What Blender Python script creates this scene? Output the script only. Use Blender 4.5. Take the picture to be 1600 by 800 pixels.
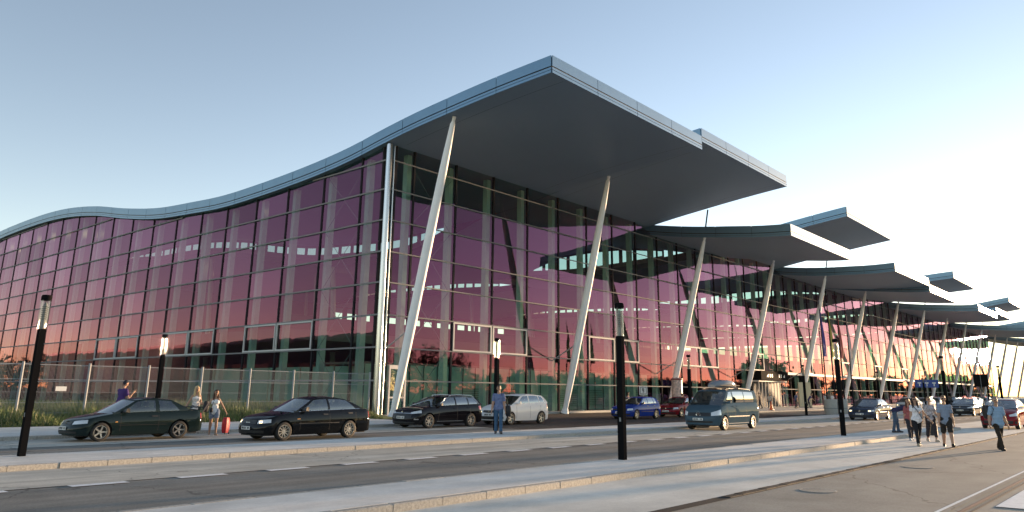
import bpy, bmesh, math, random
import numpy as np
from mathutils import Matrix, Vector
random.seed(7); rng = np.random.default_rng(7)
for o in list(bpy.data.objects): bpy.data.objects.remove(o)
scene = bpy.context.scene
C = scene.collection
R_ = math.radians
# ------------------------------------------------------------------ camera
CAM = np.array([-32.788, -40.0527, 1.7275]); FPX = 1181.42; PX, PY = 811.8, 312.5
RM = np.array([[0.64724, 0.19277, 0.73749], [-0.76223, 0.15194, 0.62923], [0.00926, -0.96940, 0.24526]])
cd = bpy.data.cameras.new('camera'); cam = bpy.data.objects.new('camera', cd); C.objects.link(cam)
u_, s_, v_ = np.linalg.svd(RM); RM = u_ @ v_
m = Matrix.Identity(4)
for r in range(3):
    m[r][0] = RM[r, 0]; m[r][1] = -RM[r, 1]; m[r][2] = -RM[r, 2]; m[r][3] = CAM[r]
cam.matrix_world = m
cd.sensor_fit = 'HORIZONTAL'; cd.sensor_width = 36; cd.lens = FPX / 1600 * 36
cd.shift_x = (800 - PX) / 1600; cd.shift_y = (PY - 400) / 1600
cd.clip_start = 0.3; cd.clip_end = 6000
scene.camera = cam
scene.render.resolution_x = 1024; scene.render.resolution_y = 512
def proj(P):
    c = RM.T @ (np.array(P, float) - CAM); return np.array([PX + FPX * c[0] / c[2], PY + FPX * c[1] / c[2]])
# ------------------------------------------------------------------ sky and sun
SUN_EL, SUN_OFF = 3.0, 9.6            # degrees above the horizon; towards -Y from +X
w = bpy.data.worlds.new('World'); scene.world = w; w.use_nodes = True
nt = w.node_tree; bg = nt.nodes['Background']
sky = nt.nodes.new('ShaderNodeTexSky'); sky.sky_type = 'NISHITA'; sky.sun_disc = False
sky.sun_elevation = R_(SUN_EL); sky.sun_rotation = R_(90 + SUN_OFF)
sky.altitude = 100; sky.air_density = 0.68; sky.dust_density = 0.04; sky.ozone_density = 0.8
tint = nt.nodes.new('ShaderNodeVectorMath'); tint.operation = 'MULTIPLY'; tint.inputs[1].default_value = (1.14, .97, .93)   # even white balance of the whole sky
nt.links.new(sky.outputs[0], tint.inputs[0]); nt.links.new(tint.outputs[0], bg.inputs[0]); bg.inputs[1].default_value = 0.15
sd = Vector((math.cos(R_(SUN_EL)) * math.cos(R_(SUN_OFF)), -math.cos(R_(SUN_EL)) * math.sin(R_(SUN_OFF)), math.sin(R_(SUN_EL))))
ld = bpy.data.lights.new('sun', 'SUN'); ld.energy = 4.4; ld.angle = R_(2.2); ld.color = (1.0, 0.66, 0.38)
sun = bpy.data.objects.new('sun', ld); C.objects.link(sun); sun.rotation_euler = sd.to_track_quat('Z', 'Y').to_euler()
sun.location = (60, -60, 60)
vs = scene.view_settings; vs.view_transform = 'Standard'; vs.look = 'None'; vs.gamma = 1; vs.use_curve_mapping = False
vs.exposure = 1.83
scene.render.engine = 'CYCLES'
scene.cycles.max_bounces = 10; scene.cycles.transparent_max_bounces = 24; scene.cycles.glossy_bounces = 5; scene.cycles.diffuse_bounces = 4
scene.cycles.sample_clamp_indirect = 6.0
# ------------------------------------------------------------------ helpers
def tag(o, label=None, cat=None, group=None, kind=None):
    if label: o['label'] = label
    if cat: o['category'] = cat
    if group: o['group'] = group
    if kind: o['kind'] = kind
    return o
def empty(name, loc=(0, 0, 0), rz=0, parent=None):
    o = bpy.data.objects.new(name, None); C.objects.link(o); o.location = loc; o.rotation_euler = (0, 0, rz)
    o.empty_display_size = 0.2
    if parent: o.parent = parent
    return o
def link(name, me, parent=None, loc=None, rz=0):
    o = bpy.data.objects.new(name, me); C.objects.link(o)
    if parent: o.parent = parent
    if loc is not None: o.location = loc
    if rz: o.rotation_euler = (0, 0, rz)
    return o
def copy_tree(o, parent=None):
    c = o.copy(); C.objects.link(c); c.parent = parent
    for ch in list(o.children): copy_tree(ch, c)
    return c
class MB:
    def __init__(s): s.v = []; s.f = []; s.m = []
    def add(s, vs, fs, mi=0):
        b = len(s.v); s.v += [tuple(map(float, p)) for p in vs]; s.f += [tuple(i + b for i in q) for q in fs]; s.m += [mi] * len(fs); return s
    def box(s, x0, x1, y0, y1, z0, z1, mi=0):
        return s.add([(x0, y0, z0), (x1, y0, z0), (x1, y1, z0), (x0, y1, z0), (x0, y0, z1), (x1, y0, z1), (x1, y1, z1), (x0, y1, z1)],
                     [(3, 2, 1, 0), (4, 5, 6, 7), (0, 1, 5, 4), (1, 2, 6, 5), (2, 3, 7, 6), (3, 0, 4, 7)], mi)
    def cham(s, x0, x1, y0, y1, z0, z1, c=.01, mi=0):      # box with chamfered top edges
        return s.add([(x0, y0, z0), (x1, y0, z0), (x1, y1, z0), (x0, y1, z0), (x0, y0, z1 - c), (x1, y0, z1 - c), (x1, y1, z1 - c), (x0, y1, z1 - c),
                      (x0 + c, y0 + c, z1), (x1 - c, y0 + c, z1), (x1 - c, y1 - c, z1), (x0 + c, y1 - c, z1)],
                     [(3, 2, 1, 0), (8, 9, 10, 11), (0, 1, 5, 4), (1, 2, 6, 5), (2, 3, 7, 6), (3, 0, 4, 7), (4, 5, 9, 8), (5, 6, 10, 9), (6, 7, 11, 10), (7, 4, 8, 11)], mi)
    def tube(s, pts, rad, n=8, mi=0, caps=True):
        pts = [Vector(p) for p in pts]
        rad = rad if isinstance(rad, (list, tuple)) else [rad] * len(pts)
        vs = []; up0 = Vector((0, 0, 1))
        for i, p in enumerate(pts):
            d = (pts[min(i + 1, len(pts) - 1)] - pts[max(i - 1, 0)]).normalized()
            a = d.cross(up0 if abs(d.z) < .95 else Vector((1, 0, 0))).normalized(); b = a.cross(d)
            for k in range(n):
                t = 2 * math.pi * k / n; vs.append(p + (a * math.cos(t) + b * math.sin(t)) * rad[i])
        fs = [(i * n + k, (i + 1) * n + k, (i + 1) * n + (k + 1) % n, i * n + (k + 1) % n) for i in range(len(pts) - 1) for k in range(n)]
        if caps: fs += [tuple(range(n)), tuple((len(pts) - 1) * n + k for k in reversed(range(n)))]
        return s.add(vs, fs, mi)
    def lathe(s, prof, n=24, axis='z', c=(0, 0, 0), mi=0):
        vs = []
        for r, h in prof:
            for k in range(n):
                t = 2 * math.pi * k / n; a, b = r * math.cos(t), r * math.sin(t)
                p = (a, b, h) if axis == 'z' else (a, h, b)
                vs.append((p[0] + c[0], p[1] + c[1], p[2] + c[2]))
        fs = [(i * n + k, i * n + (k + 1) % n, (i + 1) * n + (k + 1) % n, (i + 1) * n + k) for i in range(len(prof) - 1) for k in range(n)]
        return s.add(vs, fs, mi)
    def grid(s, rows, mi=0, flip=False, closed=False):
        nr, nc = len(rows), len(rows[0]); fs = []
        for i in range(nr - 1):
            for j in range(nc - 1 if not closed else nc):
                q = (i * nc + j, i * nc + (j + 1) % nc, (i + 1) * nc + (j + 1) % nc, (i + 1) * nc + j)
                fs.append(q[::-1] if flip else q)
        return s.add([p for r in rows for p in r], fs, mi)
    def mesh(s, name, mats, smooth=None):
        me = bpy.data.meshes.new(name); me.from_pydata(s.v, [], s.f)
        for m_ in (mats if isinstance(mats, (list, tuple)) else [mats]): me.materials.append(m_)
        if any(s.m): me.polygons.foreach_set('material_index', s.m)
        if smooth:
            me.polygons.foreach_set('use_smooth', [True] * len(s.f))
            me.update(); me.set_sharp_from_angle(angle=R_(smooth))
        me.update(); return me
    def build(s, name, mats, parent=None, loc=None, rz=0, smooth=None):
        return link(name, s.mesh(name, mats, smooth), parent, loc, rz)
def npmesh(name, V, F, mats, parent=None):
    me = bpy.data.meshes.new(name); V = np.asarray(V, np.float32); F = np.asarray(F, np.int32); k = F.shape[1]
    me.vertices.add(len(V)); me.vertices.foreach_set('co', V.ravel())
    me.loops.add(F.size); me.loops.foreach_set('vertex_index', F.ravel())
    me.polygons.add(len(F)); me.polygons.foreach_set('loop_start', np.arange(0, F.size, k, dtype=np.int32))
    for m_ in (mats if isinstance(mats, (list, tuple)) else [mats]): me.materials.append(m_)
    me.update(calc_edges=True); me.validate(); return link(name, me, parent)
# ------------------------------------------------------------------ materials
M = {}
def mat(name, col, rough=.6, metal=0, spec=.5, var=0, scale=4, bump=0, bscale=None, coat=0, trans=0, emit=None):
    m_ = bpy.data.materials.new(name); m_.use_nodes = True; n = m_.node_tree.nodes; l = m_.node_tree.links
    b = n['Principled BSDF']; c = (*col, 1)
    b.inputs['Base Color'].default_value = c; b.inputs['Roughness'].default_value = rough; b.inputs['Metallic'].default_value = metal
    b.inputs['Specular IOR Level'].default_value = spec; b.inputs['Coat Weight'].default_value = coat; b.inputs['Coat Roughness'].default_value = .025
    b.inputs['Transmission Weight'].default_value = trans
    if emit: b.inputs['Emission Color'].default_value = (*emit[0], 1); b.inputs['Emission Strength'].default_value = emit[1]
    if var or bump:
        tc = n.new('ShaderNodeTexCoord')
    if var:
        t = n.new('ShaderNodeTexNoise'); t.inputs['Scale'].default_value = scale; t.inputs['Detail'].default_value = 6; t.inputs['Roughness'].default_value = .65
        r = n.new('ShaderNodeMapRange'); r.inputs[1].default_value = .3; r.inputs[2].default_value = .7; r.inputs[3].default_value = 1 - var; r.inputs[4].default_value = 1 + var
        x = n.new('ShaderNodeVectorMath'); x.operation = 'SCALE'; x.inputs[0].default_value = col
        l.new(tc.outputs['Object'], t.inputs['Vector']); l.new(t.outputs[0], r.inputs[0]); l.new(r.outputs[0], x.inputs['Scale']); l.new(x.outputs[0], b.inputs['Base Color'])
    if bump:
        t2 = n.new('ShaderNodeTexNoise'); t2.inputs['Scale'].default_value = bscale or scale * 6; t2.inputs['Detail'].default_value = 3
        bp = n.new('ShaderNodeBump'); bp.inputs['Strength'].default_value = bump; bp.inputs['Distance'].default_value = .02
        l.new(tc.outputs['Object'], t2.inputs['Vector']); l.new(t2.outputs[0], bp.inputs['Height']); l.new(bp.outputs[0], b.inputs['Normal'])
    M[name] = m_; return m_
def asphalt(name, col, streak=.12, speck=.25, rough=.8, crack=False):
    """worn surface: speckle of aggregate, broad stains and wheel streaks along the road"""
    m_ = bpy.data.materials.new(name); m_.use_nodes = True; n = m_.node_tree.nodes; l = m_.node_tree.links; b = n['Principled BSDF']
    tc = n.new('ShaderNodeTexCoord'); mp = n.new('ShaderNodeMapping'); mp.inputs['Scale'].default_value = (.05, 1.1, 1)
    a = n.new('ShaderNodeTexNoise'); a.inputs['Scale'].default_value = 1.6; a.inputs['Detail'].default_value = 5
    s = n.new('ShaderNodeTexNoise'); s.inputs['Scale'].default_value = 22; s.inputs['Detail'].default_value = 6; s.inputs['Roughness'].default_value = .8
    g = n.new('ShaderNodeTexNoise'); g.inputs['Scale'].default_value = .55; g.inputs['Detail'].default_value = 7; g.inputs['Roughness'].default_value = .7
    l.new(tc.outputs['Object'], mp.inputs[0]); l.new(mp.outputs[0], a.inputs['Vector']); l.new(tc.outputs['Object'], s.inputs['Vector']); l.new(tc.outputs['Object'], g.inputs['Vector'])
    def rng_(src, v):
        r = n.new('ShaderNodeMapRange'); r.inputs[1].default_value = .3; r.inputs[2].default_value = .7; r.inputs[3].default_value = 1 - v; r.inputs[4].default_value = 1 + v; l.new(src, r.inputs[0]); return r.outputs[0]
    def mul(p, q):
        x = n.new('ShaderNodeMath'); x.operation = 'MULTIPLY'; l.new(p, x.inputs[0]); l.new(q, x.inputs[1]); return x.outputs[0]
    k = mul(mul(rng_(a.outputs[0], streak), rng_(s.outputs[0], speck)), rng_(g.outputs[0], .2))
    x = n.new('ShaderNodeVectorMath'); x.operation = 'SCALE'; x.inputs[0].default_value = col; l.new(k, x.inputs['Scale']); l.new(x.outputs[0], b.inputs['Base Color'])
    # tarred cracks wandering through the surface
    wv = n.new('ShaderNodeTexNoise'); wv.inputs['Scale'].default_value = 1.3; wv.inputs['Detail'].default_value = 4; l.new(tc.outputs['Object'], wv.inputs['Vector'])
    ad = n.new('ShaderNodeVectorMath'); ad.operation = 'ADD'; l.new(tc.outputs['Object'], ad.inputs[0]); l.new(wv.outputs['Color'], ad.inputs[1])
    vo = n.new('ShaderNodeTexVoronoi'); vo.feature = 'DISTANCE_TO_EDGE'; vo.inputs['Scale'].default_value = .16; l.new(ad.outputs[0], vo.inputs['Vector'])
    cr = n.new('ShaderNodeMapRange'); cr.inputs[1].default_value = .0015; cr.inputs[2].default_value = .005; cr.inputs[3].default_value = .62 if crack else 1.0; cr.inputs[4].default_value = 1.0; l.new(vo.outputs['Distance'], cr.inputs[0])
    k2 = mul(k, cr.outputs[0]); l.new(k2, x.inputs['Scale'])
    b.inputs['Roughness'].default_value = rough; b.inputs['Specular IOR Level'].default_value = .12
    bp = n.new('ShaderNodeBump'); bp.inputs['Strength'].default_value = .25; bp.inputs['Distance'].default_value = .01; l.new(s.outputs[0], bp.inputs['Height']); l.new(bp.outputs[0], b.inputs['Normal'])
    M[name] = m_; return m_
def facade_glass(name, tint, refl, base=.3, wav=.02, edge=(.92, .62, .76)):
    """coated sun-control glass: greenish in transmission, magenta in reflection"""
    m_ = bpy.data.materials.new(name); m_.use_nodes = True; n = m_.node_tree.nodes; l = m_.node_tree.links
    n.remove(n['Principled BSDF']); out = n['Material Output']
    tr = n.new('ShaderNodeBsdfTransparent'); tr.inputs[0].default_value = (*tint, 1)
    gl = n.new('ShaderNodeBsdfGlossy'); gl.inputs['Roughness'].default_value = .012
    lw = n.new('ShaderNodeLayerWeight'); lw.inputs[0].default_value = .5
    pw = n.new('ShaderNodeMath'); pw.operation = 'POWER'; pw.inputs[1].default_value = 3.6; l.new(lw.outputs['Facing'], pw.inputs[0])
    rp = n.new('ShaderNodeMapRange'); rp.inputs[3].default_value = base; rp.inputs[4].default_value = .97; l.new(pw.outputs[0], rp.inputs[0])
    mx = n.new('ShaderNodeMix'); mx.data_type = 'RGBA'; mx.inputs[6].default_value = (*refl, 1); mx.inputs[7].default_value = (*edge, 1); pc = n.new('ShaderNodeMath'); pc.operation = 'POWER'; pc.inputs[1].default_value = 2.3; l.new(lw.outputs['Facing'], pc.inputs[0]); l.new(pc.outputs[0], mx.inputs[0]); oi = n.new('ShaderNodeObjectInfo'); rv = n.new('ShaderNodeMapRange'); rv.inputs[3].default_value = .72; rv.inputs[4].default_value = 1.15; l.new(oi.outputs['Random'], rv.inputs[0])
    vm = n.new('ShaderNodeVectorMath'); vm.operation = 'SCALE'; l.new(mx.outputs[2], vm.inputs[0]); l.new(rv.outputs[0], vm.inputs['Scale']); l.new(vm.outputs[0], gl.inputs[0])
    tc = n.new('ShaderNodeTexCoord'); nz = n.new('ShaderNodeTexNoise'); nz.inputs['Scale'].default_value = .55; nz.inputs['Detail'].default_value = 2; l.new(tc.outputs['Object'], nz.inputs['Vector'])
    bp = n.new('ShaderNodeBump'); bp.inputs['Strength'].default_value = wav; bp.inputs['Distance'].default_value = .2; l.new(nz.outputs[0], bp.inputs['Height']); l.new(bp.outputs[0], gl.inputs['Normal'])
    ms = n.new('ShaderNodeMixShader'); l.new(rp.outputs[0], ms.inputs[0]); l.new(tr.outputs[0], ms.inputs[1]); l.new(gl.outputs[0], ms.inputs[2]); l.new(ms.outputs[0], out.inputs[0])
    M[name] = m_; return m_
def clear_glass(name, tint=(.75, .8, .8), base=.08, rough=.01, top=.95):
    m_ = bpy.data.materials.new(name); m_.use_nodes = True; n = m_.node_tree.nodes; l = m_.node_tree.links
    n.remove(n['Principled BSDF']); out = n['Material Output']
    tr = n.new('ShaderNodeBsdfTransparent'); tr.inputs[0].default_value = (*tint, 1)
    gl = n.new('ShaderNodeBsdfGlossy'); gl.inputs['Roughness'].default_value = rough
    lw = n.new('ShaderNodeLayerWeight'); lw.inputs[0].default_value = .35
    rp = n.new('ShaderNodeMapRange'); rp.inputs[3].default_value = base; rp.inputs[4].default_value = top; l.new(lw.outputs['Facing'], rp.inputs[0])
    ms = n.new('ShaderNodeMixShader'); l.new(rp.outputs[0], ms.inputs[0]); l.new(tr.outputs[0], ms.inputs[1]); l.new(gl.outputs[0], ms.inputs[2]); l.new(ms.outputs[0], out.inputs[0])
    M[name] = m_; return m_
facade_glass('coated_glass', (.50, .68, .62), (.62, .19, .39), base=.12)
clear_glass('clear_glass', (.85, .92, .88), .06)
clear_glass('car_glass', (.48, .54, .54), .08)
clear_glass('tinted_glass', (.06, .06, .06), .12)
clear_glass('lamp_glass', (.8, .82, .82), .02, .01, .35)
mat('fascia_metal', (.15, .26, .38), .36, .55, var=.06, scale=.6)
mat('fascia_gap', (.03, .035, .04), .5)
mat('soffit', (.25, .35, .46), .42, .0, .5, var=.04, scale=.15)
mat('roof_sheet', (.30, .33, .36), .5, .4)
mat('mullion', (.03, .03, .035), .9, .0, .05)
mat('transom', (.22, .22, .23), .8, .0, .1)
mat('frame_white', (.55, .55, .55), .6, .0, .08)
mat('steel_white', (.84, .86, .88), .5, .0, .08, var=.04, scale=1.5)
mat('pipe_steel', (.55, .56, .58), .22, .9)
mat('inner_column', (.62, .68, .66), .8, 0, .05, var=.05)
mat('inner_floor', (.22, .22, .21), .35)
mat('inner_dark', (.06, .06, .06), .7)
mat('inner_wall', (.20, .17, .17), .7)
mat('partition', (.48, .60, .55), .5, var=.08, scale=.5)
mat('partition_joint', (.03, .04, .04), .6)
mat('blind', (.30, .36, .34), .6)
mat('sign_red', (.25, .03, .04), .5)
asphalt('ground_mat', (.10, .11, .07), .05, .3)
asphalt('road_dark', (.22, .215, .195), .20, .30, crack=True)
asphalt('road_light', (.48, .465, .41), .24, .16, crack=True)
asphalt('road_brown', (.075, .066, .060), .10, .3, crack=True)
asphalt('paving', (.66, .65, .61), .10, .10)
asphalt('paving_near', (.66, .65, .59), .07, .10)
asphalt('plaza', (.30, .29, .255), .06, .22, crack=True)
asphalt('drain_mat', (.05, .048, .045), .03, .3)
asphalt('granite', (.42, .40, .36), .05, .45)
asphalt('sand', (.30, .27, .2), .2, .3)
mat('paint_white', (.80, .80, .78), .6, var=.15, scale=9)
mat('seam_dark', (.025, .025, .025), .8)
mat('rust', (.16, .09, .06), .7, .3, var=.3, scale=9)
mat('lamp_black', (.010, .010, .011), .6, .0, .0)
mat('lamp_grey', (.25, .26, .26), .7, 0, .05)
mat('galv', (.32, .34, .36), .7, .0, .1, var=.08, scale=6)
mat('grass', (.125, .17, .06), .8, var=.45, scale=.5)
mat('seed', (.30, .28, .17), .8)
mat('leaf', (.032, .045, .02), .7, var=.4, scale=.4)
mat('leaf_dark', (.022, .030, .016), .7, var=.4, scale=.2)
mat('bark', (.09, .065, .045), .85)
mat('plaster', (.34, .36, .35), .8, var=.06, scale=.3)
mat('hall_green', (.06, .10, .085), .6, var=.1)
mat('block_window', (.06, .08, .10), .15)
mat('rubber', (.018, .018, .018), .75)
mat('rim', (.55, .53, .50), .28, .85)
mat('chrome', (.7, .7, .7), .12, 1)
mat('black_plastic', (.015, .015, .016), .45)
mat('interior', (.05, .05, .052), .8)
mat('headlight', (.72, .74, .75), .12, .3, coat=.8)
mat('indicator', (.7, .30, .05), .2, coat=.8)
mat('lit_lamp', (.8, .6, .3), .2, emit=((1, .72, .36), 1.2))
mat('taillight', (.42, .03, .03), .15, coat=.8)
mat('plate', (.75, .75, .72), .4)
mat('plate_ink', (.03, .03, .03), .5)
mat('white_cloth', (.75, .74, .72), .8)
mat('poster', (.6, .45, .4), .5, var=.6, scale=5)
mat('cone_orange', (.75, .16, .04), .5)
mat('sign_blue', (.03, .07, .30), .4)
mat('sign_dark', (.012, .012, .012), .95, 0, .05)
mat('sign_white', (.75, .76, .75), .5)
mat('sign_cream', (.60, .55, .38), .5)
mat('concrete', (.40, .39, .36), .7, var=.1)
mat('flag_blue', (.10, .07, .26), .8); mat('flag_yellow', (.45, .36, .08), .8); mat('flag_red', (.40, .10, .08), .8); mat('flag_white', (.6, .45, .4), .8)
def paint(name, col, metal=.1, rough=.35): return mat(name, col, rough, 0, 0, coat=.55)
# ================================================================== ground and roads
XA, XB = -70.0, 320.0
def sheet(name, x0, x1, y0, y1, z, m_, kind='structure', parent=None):
    b = MB(); b.add([(x0, y0, z), (x1, y0, z), (x1, y1, z), (x0, y1, z)], [(0, 1, 2, 3)])
    o = b.build(name, M[m_], parent)
    if not parent: tag(o, kind=kind)
    return o
sheet('ground', -2500, 3500, -2500, 2500, -.02, 'ground_mat')
PZ = sheet('plaza', XA, XB, -75, -33.72, 0.0, 'plaza')
sheet('near_walkway', XA, XB, -33.72, -28.95, .0, 'paving_near')
NR = sheet('near_road', XA, XB, -28.95, -18.2, .0, 'road_dark')
sheet('near_road_side_lane', XA, XB, -24.5, -21.15, .004, 'road_light')
sheet('far_road', XA, XB, -18.2, -2.0, .0, 'road_brown')
sheet('far_road_left', XA, -4.5, -18.2, -14.3, .004, 'road_dark')
sheet('far_road_side_lane', XA, -4.5, -14.27, -10.4, .004, 'road_light')
sheet('road_seam', XA, -4.5, -14.35, -14.25, .008, 'seam_dark')
sheet('lane_seam', XA, XB, -24.52, -24.47, .008, 'seam_dark', parent=NR)
sheet('far_road_right', 33, XB, -18.2, -9.5, .004, 'road_dark')
for i in range(80):
    x = -46.9 + 1.985 * i
    o = sheet('lane_dash', x, x + 1.0, -24.80, -24.53, .012, 'paint_white', parent=NR)
for i in range(22):
    x = 20 + 3.0 * i
    sheet('lane_dash', x, x + 1.4, -27.2, -27.06, .012, 'paint_white', parent=NR)
# drain strip with slot stones, tan rail strip, white line, crossing bar
dr = sheet('drain_channel', XA, XB, -33.96, -33.72, .004, 'drain_mat')
for i in range(60):
    MB().cham(-20 + i * .5, -20 + i * .5 + .485, -33.93, -33.75, .0, .016 + .004 * (i % 2), .01).build('grate', M['drain_mat'], dr)
sheet('edge_line', XA, 40, -36.96, -36.90, .008, 'paint_white', parent=PZ)
rs = sheet('rail_strip', XA, 40, -37.24, -37.16, .010, 'rust', parent=PZ)
sheet('joint_line', XA, 40, -37.34, -37.30, .010, 'seam_dark', parent=PZ)
sheet('joint_line', XA, 40, -37.08, -37.06, .010, 'sand', parent=PZ)
for k in range(3):
    b = MB(); x = -17.95 + k * 4.0; b.add([(x, -38.2, .012), (x + 2.6, -38.2, .012), (x + 2.9, -37.5, .012), (x - .05, -37.5, .012)], [(0, 1, 2, 3)])
    b.build('crossing_bar', M['paint_white'], PZ)
def manhole(x, y, r):
    e = empty('manhole_cover', (x, y, .006)); tag(e, 'round manhole cover of two worn halves set in the plaza' if x < -14 else 'worn oblong patch cover farther along the plaza beside the drain', 'manhole')
    MB().lathe([(r, 0), (r, .003), (r * .9, .003), (r * .9, 0)], 28).build('ring', M['granite'], e)
    MB().lathe([(r * .86, .002), (.01, .002)], 28).build('plate', M['plaza'], e)
manhole(-17.9, -34.66, .33); manhole(-11.35, -34.8, .36)
def island(name, x0, x1, y0, y1, h, step, fronts):
    o = MB().box(x0, x1, y0 + .16, y1 - .16, -.01, h - .004).build(name, M['paving']); tag(o, kind='structure')
    x = x0
    meshes = [MB().cham(.004, step - .008, 0, .155, -.01, h, .016).mesh('kerb_stone', M['granite']) for _ in range(1)]
    while x < x1 - .01:
        for yy in fronts:
            k = link('kerb_stone', meshes[0], o, (x + random.uniform(-.002, .002), yy + random.uniform(-.005, .005), random.uniform(-.006, .004)))
        x += step
    return o
island('near_island', -46, 13.0, -31.05, -28.9, .12, 1.0, (-31.05, -29.06))
b = MB(); b.lathe([(0, .116), (1.06, .116), (1.075, .10), (1.075, -.01)], 40, c=(13.0, -29.975, 0)); tag(b.build('island_nose', M['granite']), kind='structure')
island('far_island', -46, 62, -21.15, -18.1, .12, 1.0, (-21.15, -18.26))
pv = island('far_pavement', -50, -4.0, -10.5, -3.6, .13, 1.0, (-10.5,))
island('entrance_pavement', 38, 240, -9.5, -.3, .13, 1.2, (-9.5,))
MB().box(-1.5, 230, -1.0, -.15, -.01, .16).build('plinth', M['concrete']); tag(bpy.data.objects['plinth'], kind='structure')
sheet('lawn', -80, -.6, -3.6, 140, .06, 'grass')
# ================================================================== terminal
T = empty('terminal_building', (0, 0, 0)); tag(T, 'long glass terminal with magenta reflecting facade and stepped wavy roof canopies', 'terminal')
SEAM = [-0.4, 18.3, 35.3, 52.5, 69.9, 87.2, 104.8, 122.3, 140.5, 158.8, 176.4, 194.0, 211.6, 229.2, 246.8, 264.4]
KIND = ['h', 'h', 'l', 'h', 'l', 'l', 'h', 'l', 'l', 'h', 'l', 'l', 'h', 'l', 'l']
TIP = [19.82, 20.5, 15.85, 20.82, 16.85, 16.0, 20.1, 16.3, 17.4, 21.25, 16.4, 17.0, 20.8, 16.4, 17.0]
hiY = [-15, -12, -9, -6, -3, 0, 4, 8, 12, 17, 22, 28, 34.5, 42, 51, 61, 66, 72, 78, 85, 95, 105, 115]
hiZ = [19.82, 19.7, 19.52, 19.28, 19.0, 18.62, 18.02, 17.65, 17.42, 17.25, 17.2, 17.5, 17.95, 19.0, 20.6, 21.72, 21.98, 22.1, 22.1, 21.95, 21.2, 20.2, 19.2]
loY = [-15, -12, -9, -6, -3, 0, 4, 8, 15, 22, 28, 36, 45, 55, 65, 75, 90, 105, 115]
loZ = [15.85, 16.05, 16.4, 16.75, 17.2, 17.75, 18.6, 19.5, 20.5, 20.6, 20.3, 19.8, 19.4, 19.3, 19.7, 20.0, 20.3, 20.0, 19.5]
def pchip(x, X, Z):
    X = np.array(X); Z = np.array(Z); h = np.diff(X); d = np.diff(Z) / h
    s = np.zeros(len(X)); s[0], s[-1] = d[0], d[-1]
    for i in range(1, len(X) - 1): s[i] = (d[i - 1] * h[i] + d[i] * h[i - 1]) / (h[i] + h[i - 1])
    k = np.clip(np.searchsorted(X, x) - 1, 0, len(X) - 2); t = (x - X[k]) / h[k]
    return (2 * t**3 - 3 * t**2 + 1) * Z[k] + (t**3 - 2 * t**2 + t) * h[k] * s[k] + (-2 * t**3 + 3 * t**2) * Z[k + 1] + (t**3 - t**2) * h[k] * s[k + 1]
def zbot(i, Y):
    base = pchip(Y, hiY, hiZ) if KIND[i] == 'h' else pchip(Y, loY, loZ)
    tip = hiZ[0] if KIND[i] == 'h' else loZ[0]
    z = base + (TIP[i] - tip) * np.clip(-Y / 15, 0, 1) ** 1.3
    if i == 1: z = z - 2.3 * np.clip((Y - 8) / 10, 0, 1) * np.clip((95 - Y) / 20, 0, 1)
    return float(z)
YF, YBK = -14.8, 112.0
THK = 1.08
ys = np.concatenate([np.arange(YF, 0, 1.48), np.arange(0, YBK + .1, 4.0)])
for i in range(len(KIND)):
    x0, x1 = SEAM[i], SEAM[i + 1]
    lift = .004 if i % 2 else 0
    b = MB(); xs = np.linspace(x0 + .02, x1 - .02, 3)
    lo = [[(x, y, zbot(i, y) + .03) for x in xs] for y in ys]; hi = [[(x, y, zbot(i, y) + THK - .04) for x in xs] for y in ys]
    b.grid(lo, 0); b.grid(hi, 1, flip=True)
    for a, c, fl in ((0, 0, False), (2, 2, True)):
        b.grid([[lo[k][a], hi[k][c]] for k in range(len(ys))], 2, flip=fl)
    b.grid([lo[0], hi[0]], 2, flip=False); b.grid([lo[-1], hi[-1]], 2, flip=True)
    ro = b.build('roof_canopy', [M['soffit'], M['roof_sheet'], M['fascia_gap']], T, smooth=30)
    # fascia: upper and lower metal panels, standing 4 cm proud of the dark slab edge
    def panel(pts, nrm, z0, z1):   # pts: list of (x,y,zb)
        bb = MB(); n = len(pts); ox, oy = nrm[0] * .045, nrm[1] * .045; ix, iy = nrm[0] * .002, nrm[1] * .002
        fr = [[(p[0] + ox, p[1] + oy, p[2] + z0) for p in pts], [(p[0] + ox, p[1] + oy, p[2] + z1) for p in pts]]
        bk = [[(p[0] + ix, p[1] + iy, p[2] + z0) for p in pts], [(p[0] + ix, p[1] + iy, p[2] + z1) for p in pts]]
        bb.grid(fr); bb.grid([fr[1], bk[1]]); bb.grid([bk[0], fr[0]])
        bb.add([fr[0][0], bk[0][0], bk[1][0], fr[1][0]], [(0, 1, 2, 3)]); bb.add([fr[0][-1], bk[0][-1], bk[1][-1], fr[1][-1]], [(3, 2, 1, 0)])
        bb.build('fascia_panel', M['fascia_metal'], ro, smooth=30)
    bands = ((.0, .17), (.20, .35), (.43, THK + .02))
    nf = 4; w_ = (x1 - x0) / nf
    for k in range(nf):
        q = [(x0 + w_ * k + .022, YF, zbot(i, YF)), (x0 + w_ * (k + 1) - .022, YF, zbot(i, YF))]
        for z0, z1 in bands: panel(q, (0, -1), z0, z1)
    yend = 95 if i == 0 else 2
    y = YF
    while y < yend:
        y2 = y + (4.35 if i == 0 else 3.7)
        q = [(x0, yy, zbot(i, yy)) for yy in np.linspace(y + .022, y2 - .022, 4)]
        q = q[::-1]
        for z0, z1 in bands: panel(q, (-1, 0), z0, z1)
        y = y2
for i in range(5):
    for xo in (SEAM[i] + 1.5, SEAM[i + 1] - 1.5):
        b = MB(); yy = np.arange(YF + .3, -.2, 1.0)
        b.grid([[(xo - .014, y, zbot(i, y) + .026), (xo + .014, y, zbot(i, y) + .026)] for y in yy]); b.build('soffit_joint', M['fascia_gap'], T)
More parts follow.
